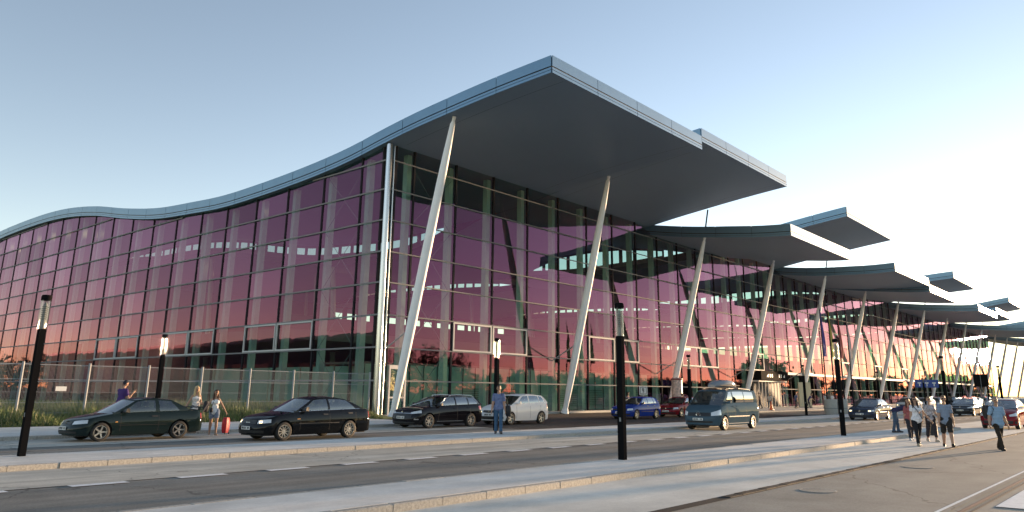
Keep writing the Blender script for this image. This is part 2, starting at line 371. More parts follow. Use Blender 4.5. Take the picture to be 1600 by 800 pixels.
def zroof(x, y):
    for i in range(len(KIND)):
        if SEAM[i] <= x < SEAM[i + 1]: return zbot(i, y)
    return zbot(0, y)
# clerestory glazing at the seams, where the next roof strip lies lower
for i in range(len(KIND) - 3):
    seg = []
    for y in np.arange(1.5, 100, 2.2):
        a = zbot(i, y); c = zbot(i + 1, y) + THK
        a2 = zbot(i, y + 2.2); c2 = zbot(i + 1, y + 2.2) + THK
        if a - c > .25 and a2 - c2 > .25: seg.append((y, c, a, c2, a2))
    if not seg: continue
    X = SEAM[i + 1] - .06; cl = empty('clerestory', (0, 0, 0), parent=T); b = MB()
    for y, c, a, c2, a2 in seg:
        h0, h1 = min(.2, .18 * (a - c)), min(.25, .2 * (a - c)); w0, w1 = y + .30, y + 1.90
        zc = lambda yy: c + (c2 - c) * (yy - y) / 2.2
        za = lambda yy: a + (a2 - a) * (yy - y) / 2.2
        def quad(p, q, zp0, zq0, zp1, zq1): b.add([(X, p, zp0), (X, q, zq0), (X, q, zq1), (X, p, zp1)], [(0, 1, 2, 3)])
        quad(y, w0, zc(y) - .4, zc(w0) - .4, za(y) + .1, za(w0) + .1); quad(w1, y + 2.2, zc(w1) - .4, c2 - .4, za(w1) + .1, a2 + .1)
        quad(w0, w1, zc(w0) - .4, zc(w1) - .4, zc(w0) + h0, zc(w1) + h0); quad(w0, w1, za(w0) - h1, za(w1) - h1, za(w0) + .1, za(w1) + .1)
        g = MB().add([(X, w0, zc(w0) + h0), (X, w1, zc(w1) + h0), (X, w1, za(w1) - h1), (X, w0, za(w0) - h1)], [(0, 1, 2, 3)])
        g.build('clerestory_window', M['clear_glass'], cl)
    b.build('clerestory_wall', M['inner_wall'], cl)
    # the side wall of the higher strip under its edge, between roof sheets
# ------------------------------------------------------------------ facades
ZR = [.16, 2.33, 4.49, 6.64, 8.83, 10.95, 13.16, 15.36, 17.47]
LY = [0.62, 2.99, 7.54, 12.34, 16.96, 21.73, 26.3, 31.2, 36.2, 41.2, 46.25, 51.35, 56.45, 61.6, 66.8, 71.9, 77.1, 82.5, 87.7, 93.0, 98.2]
RX = [0.62] + [2.37 + 4.28 * k for k in range(52)]
def sect(a0, a1, z0, z1t0, z1t1): pass
gl_l = empty('side_facade', (0, 0, 0), parent=T); gl_r = empty('front_facade', (0, 0, 0), parent=T)
tag(gl_l, label='side glass facade with dark purple reflections'); tag(gl_r, label='front glass facade with pink sky reflections')
panes = []
def zlim(side, a):
    return (zbot(0, a) if side == 'L' else zroof(a, 0.0)) - .02
for side, L in (('L', LY), ('R', RX)):
    for k in range(len(L) - 1):
        a0, a1 = L[k] + .05, L[k + 1] - .05
        for r in range(len(ZR) + 3):
            z0 = (ZR[r] if r < len(ZR) else ZR[-1] + 2.2 * (r - len(ZR) + 1)) + .04
            z1 = (ZR[r + 1] if r + 1 < len(ZR) else ZR[-1] + 2.2 * (r + 1 - len(ZR) + 1)) - .04
            t0, t1 = min(z1, zlim(side, a0)), min(z1, zlim(side, a1))
            if max(t0, t1) - z0 < .12: continue
            t0, t1 = max(t0, z0 + .02), max(t1, z0 + .02)
            q = [(a0, z0), (a1, z0), (a1, t1), (a0, t0)]
            P = [((0, a, z) if side == 'L' else (a, 0, z)) for a, z in q]
            pp = np.array([proj(p_) for p_ in P]); x, y = pp[:, 0], pp[:, 1]
            ar = abs(sum(x[j] * y[(j + 1) % 4] - x[(j + 1) % 4] * y[j] for j in range(4))) / 2
            if x.max() < -40 or x.min() > 1640: ar *= .01
            panes.append((ar, side, k, r, P))
panes.sort(key=lambda q: -q[0])
rest = {'L': MB(), 'R': MB()}; npn = {'L': 0, 'R': 0}
for ar, side, k, r, P in panes:
    P = [np.array(p_) for p_ in P]; c = sum(P) / 4
    tx, tz = rng.normal(0, .0015, 2)     # each pane sits very slightly out of true
    n_ = np.array([1, 0, 0]) if side == 'L' else np.array([0, 1, 0]); ax = 1 if side == 'L' else 0
    Q = [p_ + n_ * ((p_[ax] - c[ax]) * tx + (p_[2] - c[2]) * tz) for p_ in P]
    th = n_ * .03
    order = [0, 1, 2, 3] if side == 'R' else [3, 2, 1, 0]
    V = [Q[j] for j in order]
    if npn[side] < 290 and ar > 28:
        npn[side] += 1
        cc = c; me = MB().add([v - cc for v in V], [(0, 1, 2, 3)]).mesh('pane', M['coated_glass'])
        link('pane', me, gl_l if side == 'L' else gl_r, tuple(cc))
    else: rest[side].add(V, [(0, 1, 2, 3)])
for side, par in (('L', gl_l), ('R', gl_r)):
    if rest[side].f: tag(rest[side].build('far_panes', M['coated_glass'], par), kind='stuff')
# mullions (dark verticals), transoms (light caps), inner columns
for side, L in (('L', LY), ('R', RX)):
    par = gl_l if side == 'L' else gl_r
    for k, a in enumerate(L):
        zt = zlim(side, min(max(a, .1), 225)); b = MB(); w_ = .07
        if side == 'L': b.box(-.06, .12, a - w_, a + w_, .1, zt)
        else: b.box(a - w_, a + w_, -.06, .12, .1, zt)
        b.build('mullion', M['mullion'], par)
        if k:
            b = MB(); h = zt
            if side == 'L': h = min(zbot(0, a), 40); b.box(.55, 1.0, a - .2, a + .2, .1, h)
            else: b.box(a - .2, a + .2, .55, 1.0, .1, min(h, zroof(a, 1.0)))
            b.build('inner_column', M['inner_column'], par)
    for r, z in enumerate(ZR[1:] + [ZR[-1] + 2.2, ZR[-1] + 4.4]):
        runs = []; a = 0.0; A1 = L[-1]; st = None
        while a <= A1:
            ok = zlim(side, min(a, 225)) > z + .1
            if ok and st is None: st = a
            if (not ok or a + 1.0 > A1) and st is not None: runs.append((st, a)); st = None
            a += 1.0
        for s0, s1 in runs:
            if s1 - s0 < 1: continue
            b = MB()
            if side == 'L': b.box(-.10, -.055, s0, s1, z - .055, z + .055)
            else: b.box(s0, s1, -.10, -.055, z - .045, z + .045)
            b.build('transom', M['transom'], par)
# opening windows: pale frames in the third row
def wframe(par, side, a0, a1, z0=4.53, z1=6.60):
    b = MB(); t = .11
    def bx(p, q, z, zz): (b.box(-.13, -.03, p, q, z, zz) if side == 'L' else b.box(p, q, -.13, -.03, z, zz))
    bx(a0, a1, z0, z0 + t); bx(a0, a1, z1 - t, z1); bx(a0, a0 + t, z0 + t, z1 - t); bx(a1 - t, a1, z0 + t, z1 - t)
    b.build('window_frame', M['frame_white'], par)
for k in (2, 3, 5, 6, 8, 9): wframe(gl_l, 'L', LY[k] + .07, LY[k + 1] - .07)
for k in (2, 3, 6, 7, 10, 11, 14, 18, 22, 26, 30): wframe(gl_r, 'R', RX[k] + .07, RX[k + 1] - .07)
# steel cross bracing
def brace(par, side, a0, a1, rows):
    for z0, z1 in rows:
        for (p, q) in (((a0, z0), (a1, z1)), ((a0, z1), (a1, z0))):
            A = (.3, p[0], p[1]) if side == 'L' else (p[0], .3, p[1]); B = (.3, q[0], q[1]) if side == 'L' else (q[0], .3, q[1])
            MB().tube([A, B], .022, 5).build('bracing_rod', M['galv'], par)
rows = [(.3, 4.4), (4.6, 8.7), (8.9, 13.1), (13.3, 17.3)]
brace(gl_l, 'L', 3.2, 7.3, rows); brace(gl_r, 'R', 2.6, 6.4, rows)
# corner pipes, corner door
for dx, dy, r in ((-.06, -.04, .21), (.36, -.12, .05)):
    MB().tube([(dx, dy, .1), (dx, dy, zbot(0, 0) - .05)], r, 16).build('corner_pipe', M['pipe_steel'], T, smooth=40)
b = MB(); b.box(.78, .90, -.22, -.12, .16, 3.35); b.box(2.16, 2.28, -.22, -.12, .16, 3.35); b.box(.90, 2.16, -.22, -.12, 3.1, 3.35); b.box(.90, 2.16, -.21, -.13, 1.2, 1.3)
dn = b.build('door', M['frame_white'], T); MB().add([(.9, -.16, .18), (2.16, -.16, .18), (2.16, -.16, 3.1), (.9, -.16, 3.1)], [(0, 1, 2, 3)]).build('door_glass', M['clear_glass'], dn)
MB().box(1.95, 2.0, -.28, -.24, 1.0, 1.9).build('handle', M['chrome'], dn)
# inclined roof columns at every seam, tapered, with pin base and head; rods up to the higher strip
for i in range(15):
    X = .25 + 17.45 * i if i else .25
    X = SEAM[i] + .2 if i else .25
    a = zbot(max(i - 1, 0), -6.0); c = zbot(i, -6.0) if i < len(KIND) else a
    zt = min(a, c); A = Vector((X, -1.45, .45)); B = Vector((X, -6.0, zt - .45))
    ce = empty('roof_column', (0, 0, 0), parent=T)
    n = 9; pts = [A.lerp(B, k / n) for k in range(n + 1)]; rad = [.20, .27, .30, .31, .31, .31, .30, .28, .24, .17]
    MB().tube(pts, rad, 20).build('shaft', M['steel_white'], ce, smooth=50)
    d = (B - A).normalized()
    MB().tube([A - d * .42, A - d * .1, A + d * .02], [.34, .24, .20], 12).build('pin_base', M['steel_white'], ce)
    MB().tube([B - d * .02, B + d * .2, B + d * .5], [.17, .10, .14], 10).build('pin_head', M['steel_white'], ce)
    if abs(a - c) > 1: MB().tube([(X, -6.1, zt + .2), (X, -6.6, max(a, c) + .06)], .075, 8).build('tie_rod', M['mullion'], ce)
    MB().tube([A.lerp(B, .28), (X + .0, -.05, A.lerp(B, .28).z - 1.35)], .05, 6).build('wind_brace', M['galv'], ce)
# entrance: black sign over revolving doors
e = empty('entrance', (0, 0, 0), parent=T)
MB().box(57.6, 66.1, -1.6, -.3, 3.35, 4.45).build('entrance_sign', M['sign_dark'], e)
b = MB()
for x, w2 in ((59.3, .5), (60.2, .25), (60.8, .25), (63.0, .25), (63.6, .25), (64.4, .5)):
    b.add([(x, -1.605, 3.75), (x + w2, -1.605, 3.7), (x + w2, -1.605, 4.1)], [(0, 1, 2)]) if w2 > .3 else b.add([(x, -1.605, 3.7), (x + w2, -1.605, 3.7), (x + w2, -1.605, 4.08), (x, -1.605, 4.08)], [(0, 1, 2, 3)])
b.build('sign_mark', M['sign_white'], e)
MB().box(57.5, 66.2, -1.3, -.2, 3.14, 3.30).build('lintel', M['frame_white'], e)
for k in range(10): MB().box(57.7 + k * .92, 57.78 + k * .92, -1.2, -1.12, .16, 3.12).build('door_post', M['galv'], e)
MB().box(57.6, 66.1, -.5, -.3, .16, 3.12).build('door_backing', M['inner_dark'], e)
# canopies ledge over the ground floor further along
MB().box(67, 222, -.5, -.12, 4.2, 4.5).build('ledge', M['frame_white'], gl_r)
# ------------------------------------------------------------------ interior behind the glass
I = empty('interior', (0, 0, 0), parent=T)
MB().box(.2, 222, .2, 110, .02, .10).build('ground_floor', M['inner_floor'], I)
MB().box(1.6, 222, 14, 110, 5.7, 6.5).build('gallery_floor', M['inner_wall'], I)
b = MB(); b.box(1.6, 222, 13.9, 13.98, 6.5, 7.6); b.build('gallery_rail', M['inner_dark'], I)
MB().box(221.6, 222.4, .2, 110, .1, 17.0).build('end_wall', M['coated_glass'], I)
MB().box(214, 214.4, 1.2, 110, .1, 5.6).build('light_block_wall', M['inner_dark'], I)  # added to block low sunset sky showing through the glass end wall
b = MB(); b.box(.6, 222, 104, 104.3, .1, 17.0); b.box(.6, 70, 104, 104.3, 17.0, 25); b.box(130, 222, 104, 104.3, 17.0, 25); b.box(70, 130, 104, 104.3, 19.9, 25)
for k in range(15): b.box(70 + k * 4, 71.2 + k * 4, 104, 104.3, 17.0, 19.9)
b.build('back_wall', M['inner_wall'], I)
for i in range(14):
    for y in (30, 58, 86):
        X = SEAM[i]+ .2 if i else 3
        MB().tube([(X, y, .1), (X, y + 1.5, zroof(X, y) - .1)], .3, 10).build('hall_column', M['inner_column'], I, smooth=50)
for k in range(9):
    x0 = 2.0 + k * 4.28
    MB().box(x0, x0 + 4.2, 4.0, 4.1, .1, 3.55).build('partition', M['partition'], I)
    for j in range(3): MB().box(x0 + j * 1.42, x0 + j * 1.42 + .05, 3.96, 3.995, .1, 3.55).build('joint', M['partition_joint'], I)
    if k % 3 != 1:
        b = MB()
        for j in range(9): b.box(x0 + 1.5, x0 + 4.0, 3.93, 3.955, .5 + j * .17, .53 + j * .17)
        b.build('blind_slats', M['partition_joint'], I)
MB().box(2, 41, 4.0, 9, 3.56, 3.7).build('office_roof', M['inner_wall'], I)
for k in range(6):
    MB().box(4.2, 4.3, 6 + k * 4.6, 6 + k * 4.6 + 4.4, .1, 3.5).build('side_partition', M['partition'], I)
def text(s, size, loc, rot, m_, parent, name='lettering'):
    cu = bpy.data.curves.new('t', 'FONT'); cu.body = s; cu.size = size; cu.extrude = .01
    o = bpy.data.objects.new('t', cu); C.objects.link(o); me = bpy.data.meshes.new_from_object(o); bpy.data.objects.remove(o)
    me.materials.clear(); me.materials.append(M[m_]); p = link(name, me, parent, loc); p.rotation_euler = rot; return p
text('F.', .62, (16.2, 3.9, 2.55), (R_(90), 0, 0), 'sign_red', I); text('ER', .62, (18.4, 3.9, 2.55), (R_(90), 0, 0), 'sign_red', I)
# ================================================================== cars
def wheel_meshes():
    t = MB(); prof = [(.205, -.09), (.215, -.1), (.28, -.1), (.298, -.085), (.305, -.05), (.305, .05), (.298, .085), (.28, .1), (.215, .1), (.205, .09), (.205, -.09)]
    t.lathe(prof, 30, 'y'); tyre = t.mesh('tyre', M['rubber'], 40)
    rims = []
    for nsp, w0 in ((5, .055), (7, .035), (10, .03)):
        r = MB(); r.lathe([(.205, -.088), (.21, -.094), (.195, -.094), (.186, -.07), (.186, .05)], 30, 'y')
        r.lathe([(.05, -.07), (.045, -.082), (.0, -.084)], 14, 'y')
        for k in range(nsp):
            a = 2 * math.pi * k / nsp; ca, sa = math.cos(a), math.sin(a); vs = []
            for rr, w2, yy in ((.03, w0, -.078), (.195, w0 * .8, -.084)):
                for sg in (-1, 1):
                    for dy in (0, .03): vs.append((ca * rr - sa * w2 * sg / 2, yy + dy, sa * rr + ca * w2 * sg / 2))
            r.add(vs, [(0, 2, 6, 4), (0, 4, 5, 1), (2, 3, 7, 6), (1, 5, 7, 3)])
        r.lathe([(.186, .0), (.0, .0)], 20, 'y', mi=1)
        rims.append(r.mesh('rim', [M['rim'], M['black_plastic']], 40))
    return tyre, rims
TYRE, RIMS = wheel_meshes()
def interp(x, pts):
    return float(np.interp(x, [p[0] for p in pts], [p[1] for p in pts]))
def smooth_pts(pts, n=60):
    xs = np.linspace(pts[0][0], pts[-1][0], n); zs = np.interp(xs, [p[0] for p in pts], [p[1] for p in pts])
    for _ in range(3): zs[1:-1] = (zs[:-2] + zs[1:-1] * 2 + zs[2:]) / 4
    return list(zip(xs, zs))
SEC = [(0, .93), (.2, .975), (.45, 1.0), (.62, .995), (.8, .975), (.93, .945), (1, .905)]
def car(S, label, group=None, loc=(0, 0, 0), rz=0, cat='car', name='car'):
    """x runs from the nose (0) to the tail (L); the car heads towards -x"""
    L, W, wb, fo, wr = S['L'], S['W'], S['wb'], S['fo'], S.get('wr', .305)
    hw = W / 2; sill = S.get('sill', .20); deck = smooth_pts(S['deck']); an, nn = S.get('nose', (.62, 2.9)); ar_, nr = S.get('tail', (.42, 3.4))
    root = empty(name, loc, rz); tag(root, label, cat, group)
    P_ = S['paint']; xw = (fo, fo + wb); ra = wr + .055; x2 = L - ar_
    ztop = lambda x: interp(x, deck)
    def zb(x):
        z = sill + .03 * max(0, 1 - x / .35) + .07 * max(0, 1 - (L - x) / .5)
        for c in xw:
            d = abs(x - c)
            if d < ra: z = max(z, wr + math.sqrt(ra * ra - d * d))
        return z
    def plan(s):
        if s <= 1: th = s * math.pi / 2; return an * (1 - math.cos(th) ** (2 / nn)) if th < 1.5707 else an, hw * math.sin(th) ** (2 / nn)
        if s <= 2: return an + (x2 - an) * (s - 1), hw
        th = (3 - s) * math.pi / 2; return L - ar_ * (1 - max(math.cos(th), 0) ** (2 / nr)), hw * max(math.sin(th), 0) ** (2 / nr)
    sx = lambda x: 1 + (x - an) / (x2 - an)
    ns_, nl_ = S.get('nslant', .16), S.get('rslant', .10)
    def surf(s, z, sg, off=0):
        x, y = plan(s); zt, zbm = ztop(x), sill
        tz = min(max((z - zbm) / (zt - zbm), 0), 1); k = interp(tz, SEC)
        fr = max(0, 1 - x / 1.1); rr = max(0, 1 - (L - x) / .9)
        x += ns_ * max(0, tz - .45) ** 1.4 * 1.9 * fr ** 2 + .05 * max(0, .35 - tz) * fr
        x -= nl_ * max(0, tz - .4) * 1.6 * rr ** 2
        return Vector((x, y * k * sg, z))
    def surfn(s, z, sg):
        e = .004; a = surf(s + e, z, sg) - surf(max(s - e, 0), z, sg); b = surf(s, z + .01, sg) - surf(s, z - .01, sg)
        n = a.cross(b); n = n.normalized() if n.length > 1e-9 else Vector((-1, 0, 0)); c = Vector((L / 2, 0, z))
        return n if n.dot(surf(s, z, sg) - c) > 0 else -n
    # lower body
    ss = [i / 14 for i in range(15)]
    xs = set(np.linspace(an, x2, 30).tolist())
    for c in xw:
        for k in range(17): xs.add(c + ra * math.cos(math.pi * k / 16) * .999)
        xs.add(c - ra * 1.01); xs.add(c + ra * 1.01)
    ss += [sx(x) for x in sorted(xs) if an < x < x2] + [2 + i / 12 for i in range(13)]
    ss = sorted(set(ss)); nr_ = 11
    b = MB()
    for sg in (1, -1):
        rows = []
        for s in ss:
            x, _ = plan(s); z0, z1 = zb(x), ztop(x)
            rows.append([surf(s, z0 + (z1 - z0) * (j / (nr_ - 1)) ** .9, sg) for j in range(nr_)])
        b.grid(rows, 0, flip=(sg > 0))
    rows = []
    for s in ss:
        x, _ = plan(s); e = surf(s, ztop(x), 1); n_ = 8
        rows.append([(e.x - .02 * (1 - abs(1 - 2 * j / n_)) * 0, e.y * (1 - 2 * j / n_), e.z + S.get('crown', .045) * (1 - (1 - 2 * j / n_) ** 2) ** .8) for j in range(n_ + 1)])
    b.grid(rows, 0)
    # greenhouse
    cols = S['cols']; roof = S['roof']; yr = S.get('yr', .70) * hw; zr = lambda x: interp(x, roof)
    def gs(xb, xt, v, sg):
        zb_ = ztop(xb) - .012; yb = hw * .885; zt_ = zr(xt)
        bow = .03 * math.sin(math.pi * v)
        return Vector((xb + (xt - xb) * v, sg * (yb + (yr - yb) * v ** 1.25 + bow), zb_ + (zt_ - zb_) * v))
    v0, v1 = .07, .87
    def band(A, B_, va, vb, sg, n=5):
        return [[gs(A[0] + (B_[0] - A[0]) * i / 3, A[1] + (B_[1] - A[1]) * i / 3, va + (vb - va) * j / n, sg) for j in range(n + 1)] for i in range(4)]
    panes_ = []
    for sg in (1, -1):
        for k in range(len(cols) - 1):
            A, B_, kd = cols[k], cols[k + 1], S['kinds'][k]
            if kd == 'p': b.grid(band(A, B_, 0, 1, sg), 0, flip=(sg > 0))
            else:
                b.grid(band(A, B_, 0, v0, sg, 1), 0, flip=(sg > 0)); b.grid(band(A, B_, v1, 1, sg, 2), 0, flip=(sg > 0))
                g = MB(); g.grid(band(A, B_, v0, v1, sg), 0, flip=(sg > 0)); panes_.append(('side_window', g, kd))
    A, Z = cols[0], cols[-1]
    def cross(colm, v, bulge, n=8):
        l_, r_ = gs(colm[0], colm[1], v, 1), gs(colm[0], colm[1], v, -1); out = []
        for i in range(n + 1):
            t = i / n; p = l_.lerp(r_, t); q = 1 - (1 - 2 * t) ** 2; out.append((p.x + bulge[0] * q, p.y, p.z + bulge[1] * q * v))
        return out
    for colm, bl, nm, fl in ((A, (-.13, .035), 'windshield', False), (Z, (.07, .035), 'rear_window', True)):
        vv = [0, .04, .2, .4, .6, .8, .93, 1.0]
        rows = [cross(colm, v, bl) for v in vv]
        b.grid(rows[:2], 0, flip=not fl); b.grid(rows[-2:], 0, flip=not fl)
        g = MB(); g.grid([r[0:9] for r in rows[1:-1]], 0, flip=not fl); panes_.append((nm, g, 'g'))
    xr = np.linspace(A[1], Z[1], 14); rows = []
    for i, x in enumerate(xr):
        t = i / 13; bx_ = (-.13 * (1 - t) ** 4 + .07 * t ** 4)
        rows.append([(x + bx_ * (1 - (1 - 2 * j / 8) ** 2), yr * (1 - 2 * j / 8), zr(x) + .035 * (1 - (1 - 2 * j / 8) ** 2)) for j in range(9)])
    b.grid(rows, 0)
    body = b.build('body', P_, root, smooth=38)
    for nm, g, kd in panes_: g.build(nm, M['tinted_glass'] if kd == 't' else M['car_glass'], root, smooth=60)
    # dark floor of the cabin, underbody, seats
    c = MB(); c.box(.2, L - .2, -hw + .27, hw - .27, sill - .03, .62)
    for q in xw: pass
    xa, xz = cols[0][0] + .1, cols[-1][0] - .1
    c.grid([[(x, hw * .86 * (1 - 2 * j / 4), ztop(x) + .05 + S.get('crown', .045) * (1 - (1 - 2 * j / 4) ** 2)) for j in range(5)] for x in np.linspace(xa, xz, 8)])
    c.build('underbody', M['interior'], root)
    for xq in S.get('seats', (cols[1][0] + .95, cols[1][0] + 1.85)):
        for sg in (-1, 1):
            z = ztop(xq)
            MB().cham(xq, xq + .14, sg * .36 - .22, sg * .36 + .22, z - .1, z + .17, .05).cham(xq + .02, xq + .12, sg * .36 - .12, sg * .36 + .12, z + .20, z + .36, .04).build('seat', M['interior'], root)
    # wheels
    for c_ in xw:
        for sg in (-1, 1):
            we = empty('wheel', (c_, sg * (hw - .115), wr), 0 if sg < 0 else math.pi, root); k = wr / .305; we.scale = (k, 1, k)
            link('tyre', TYRE, we); link('rim', RIMS[S.get('rim', 0)], we)
    # patches that lie on the bodywork
    def patch(nm, m_, s0, s1, zf, sides=(1, -1), off=.006, n=8, mm=3, par=root):
        for sg in sides:
            bb = MB(); rows = []
            for i in range(n + 1):
                s = s0 + (s1 - s0) * i / n; za, zc = zf(i / n)
                rows.append([surf(s, za + (zc - za) * j / mm, sg) + surfn(s, za + (zc - za) * j / mm, sg) * off for j in range(mm + 1)])
            bb.grid(rows, 0, flip=(sg > 0)); bb.build(nm, M[m_], par, smooth=50)
    for nm, m_, s0, s1, zf in S['patches']: patch(nm, m_, s0, s1, zf)
    for nm, m_, x0_, x1_, z0_, z1_ in S.get('xpatches', []):
        patch(nm, m_, sx(x0_), sx(x1_), (lambda t, z0_=z0_, z1_=z1_: (z0_, z1_)))
    # door gaps and handles
    for xd in S.get('doors', []):
        patch('door_gap', 'seam_dark', sx(xd), sx(xd + .014), lambda t: (sill + .12, ztop(xd) - .01), n=1, mm=6, off=.003)
    for xd in S.get('handles', []):
        zh = ztop(xd) - .13
        patch('door_handle', S.get('handle_mat', 'black_plastic'), sx(xd), sx(xd + .2), lambda t: (zh - .022, zh + .022), n=2, mm=1, off=.022)
    # plate, mirrors, wipers
    zp = S.get('plate_z', .42); xp = surf(0, zp, 1).x
    pl = MB().box(xp - .03, xp - .012, -.26, .26, zp - .056, zp + .056).build('license_plate', M['plate'], root)
    g = MB()
    for k, yy in enumerate((-.20, -.13, .0, .07, .14, .20)): g.box(xp - .034, xp - .031, yy - .022, yy + .022, zp - .034, zp + .034)
    g.build('plate_characters', M['plate_ink'], pl)
    xm = cols[1][0] + .12
    for sg in (-1, 1):
        z = ztop(xm) + .07
        MB().add([(xm - .06, sg * (hw * .9), z - .05), (xm + .09, sg * (hw * .9), z - .05), (xm + .12, sg * (hw * .9 + .20), z - .05), (xm - .02, sg * (hw * .9 + .22), z - .03),
                  (xm - .03, sg * (hw * .9), z + .02), (xm + .09, sg * (hw * .9), z + .02), (xm + .12, sg * (hw * .9 + .20), z + .09), (xm + .02, sg * (hw * .9 + .21), z + .09)],
                 [(0, 1, 2, 3), (4, 5, 6, 7), (0, 1, 5, 4), (1, 2, 6, 5), (2, 3, 7, 6), (3, 0, 4, 7)]).build('mirror', S.get('mirror', M['black_plastic']), root)
    for fn in S.get('extra', []): fn(root, surf, ztop, zr, gs, hw, L)
    return root
def ring(x, y, z, r, w_=.012):
    b = MB(); n = 16
    rows = []
    for k in range(n + 1):
        t = 2 * math.pi * k / n; rows.append([(x, y + (r - w_) * math.cos(t), z + (r - w_) * math.sin(t)), (x - .006, y + r * math.cos(t), z + r * math.sin(t))])
    b.grid(rows); return b
def headlight(z0, z1, up=.04, s0=.28, s1=.86): return ('headlight', 'headlight', s0, s1, lambda t: (z0 + .04 * t, z1 + up * t - .05 * max(0, .25 - t)))
black = paint('paint_black', (.008, .009, .011), 0); green = paint('paint_green', (.012, .022, .022), .3); brown = paint('paint_dark', (.008, .007, .009), .0)
silver = paint('paint_silver', (.74, .73, .71), .1); blue = paint('paint_blue', (.015, .04, .25), .35); red = paint('paint_red', (.20, .012, .018), .3)
steel = mat('paint_steel', (.060, .098, .128), .55, .0, .0, coat=.25); grey = paint('paint_grey', (.25, .26, .28), .5); white = paint('paint_white_car', (.65, .65, .64), .1); navy = paint('paint_navy', (.03, .04, .07), .4)
def emblem_H(root, surf, ztop, zr, gs, hw, L):
    x = surf(0, .585, 1).x - .02; b = MB()
    b.box(x - .01, x, -.05, -.03, .555, .615); b.box(x - .01, x, .03, .05, .555, .615); b.box(x - .012, x - .002, -.03, .03, .578, .592); b.build('emblem', M['chrome'], root)
def emblem_rings(root, surf, ztop, zr, gs, hw, L):
    for k in range(4): ring(surf(0, .62, 1).x - .02, -.105 + .07 * k, .62, .045, .010).build('emblem', M['chrome'], root)
def emblem_star(root, surf, ztop, zr, gs, hw, L):
    x = surf(0, .74, 1).x - .03; ring(x, 0, .74, .115, .018).build('emblem', M['chrome'], root)
    b = MB()
    for a in (90, 210, 330):
        t = R_(a); u = R_(a + 90); p = (math.cos(t) * .105, math.sin(t) * .105); q = (math.cos(u) * .02, math.sin(u) * .02)
        b.add([(x - .01, p[0], .74 + p[1]), (x - .01, q[0], .74 + q[1]), (x - .01, -q[0], .74 - q[1])], [(0, 1, 2)])
    b.build('emblem_star', M['chrome'], root)
def emblem_dot(z, r=.06):
    def f(root, surf, ztop, zr, gs, hw, L):
        x = surf(0, z, 1).x - .02; ring(x, 0, z, r, .014).build('emblem', M['chrome'], root)
        MB().box(x - .008, x, -.02, .02, z - r * .6, z + r * .6).build('emblem_bar', M['chrome'], root)
    return f
def rails(x0, x1, h=.05, m_='chrome'):
    def f(root, surf, ztop, zr, gs, hw, L):
        for sg in (-1, 1):
            pts = [(x0, sg * hw * .66, zr(x0) + .0)] + [(x, sg * hw * .66, zr(x) + h) for x in np.linspace(x0 + .12, x1 - .12, 9)] + [(x1, sg * hw * .66, zr(x1))]
            MB().tube(pts, .02, 8).build('roof_rail', M[m_], root, smooth=60)
    return f
def spoiler(x, z, hw2):
    def f(root, surf, ztop, zr, gs, hw, L):
        MB().cham(x - .18, x + .06, -hw2, hw2, z + .09, z + .125, .012).box(x - .12, x - .04, -hw2 + .05, -hw2 + .1, z, z + .09).box(x - .12, x - .04, hw2 - .1, hw2 - .05, z, z + .09).build('spoiler', M['spoiler_paint'], root)
    return f
M['spoiler_paint'] = green
def chrome_line(A0, A1, n=10, h=.03):
    def f(root, surf, ztop, zr, gs, hw, L):
        for sg in (-1, 1):
            pts = [Vector((x, sg * (hw * .90), ztop(x) + .012)) for x in np.linspace(A0, A1, n)]
            MB().tube(pts, .012, 6).build('window_trim', M['chrome'], root)
    return f
def window_arc(cols, r=.015):
    def f(root, surf, ztop, zr, gs, hw, L):
        for sg in (-1, 1):
            pts = [gs(cols[1][0] + (cols[1][1] - cols[1][0]) * 0, cols[1][1], v, sg) for v in np.linspace(.05, .9, 8)]
            a, z = cols[1], cols[-2]
            pts += [gs(a[0] + (z[0] - a[0]) * t, a[1] + (z[1] - a[1]) * t, .9, sg) for t in np.linspace(.1, .9, 9)]
            pts += [gs(z[0], z[1], v, sg) for v in np.linspace(.9, .05, 6)]
            pts = [p + Vector((0, sg * .012, 0)) for p in pts]
            MB().tube(pts, r, 6).build('window_trim', M['chrome'], root, smooth=60)
    return f
coupe = dict(L=4.45, W=1.69, wb=2.62, fo=.86, paint=green, rim=0, deck=[(0, .62), (.15, .68), (.6, .77), (1.3, .885), (2.5, .91), (3.75, .945), (4.3, .955), (4.45, .93)],
    cols=[(1.12, 1.98), (1.42, 2.10), (2.62, 2.60), (2.76, 2.72), (3.50, 3.12), (3.92, 3.22)], kinds=['p', 'g', 'p', 'g', 'p'], roof=[(1.98, 1.31), (2.3, 1.36), (2.7, 1.37), (3.22, 1.31)],
    patches=[headlight(.545, .655), ('grille', 'black_plastic', 0, .20, lambda t: (.55, .62)), ('bumper_gap', 'black_plastic', 0, .55, lambda t: (.27, .34)), ('taillight', 'taillight', 2.25, 2.8, lambda t: (.68, .86))],
    xpatches=[('side_moulding', 'black_plastic', 1.4, 3.0, .50, .515), ('indicator', 'indicator', 1.28, 1.36, .60, .63)], doors=[1.45, 2.72], handles=[2.48], plate_z=.43, extra=[emblem_H, spoiler(4.38, .95, .6)])
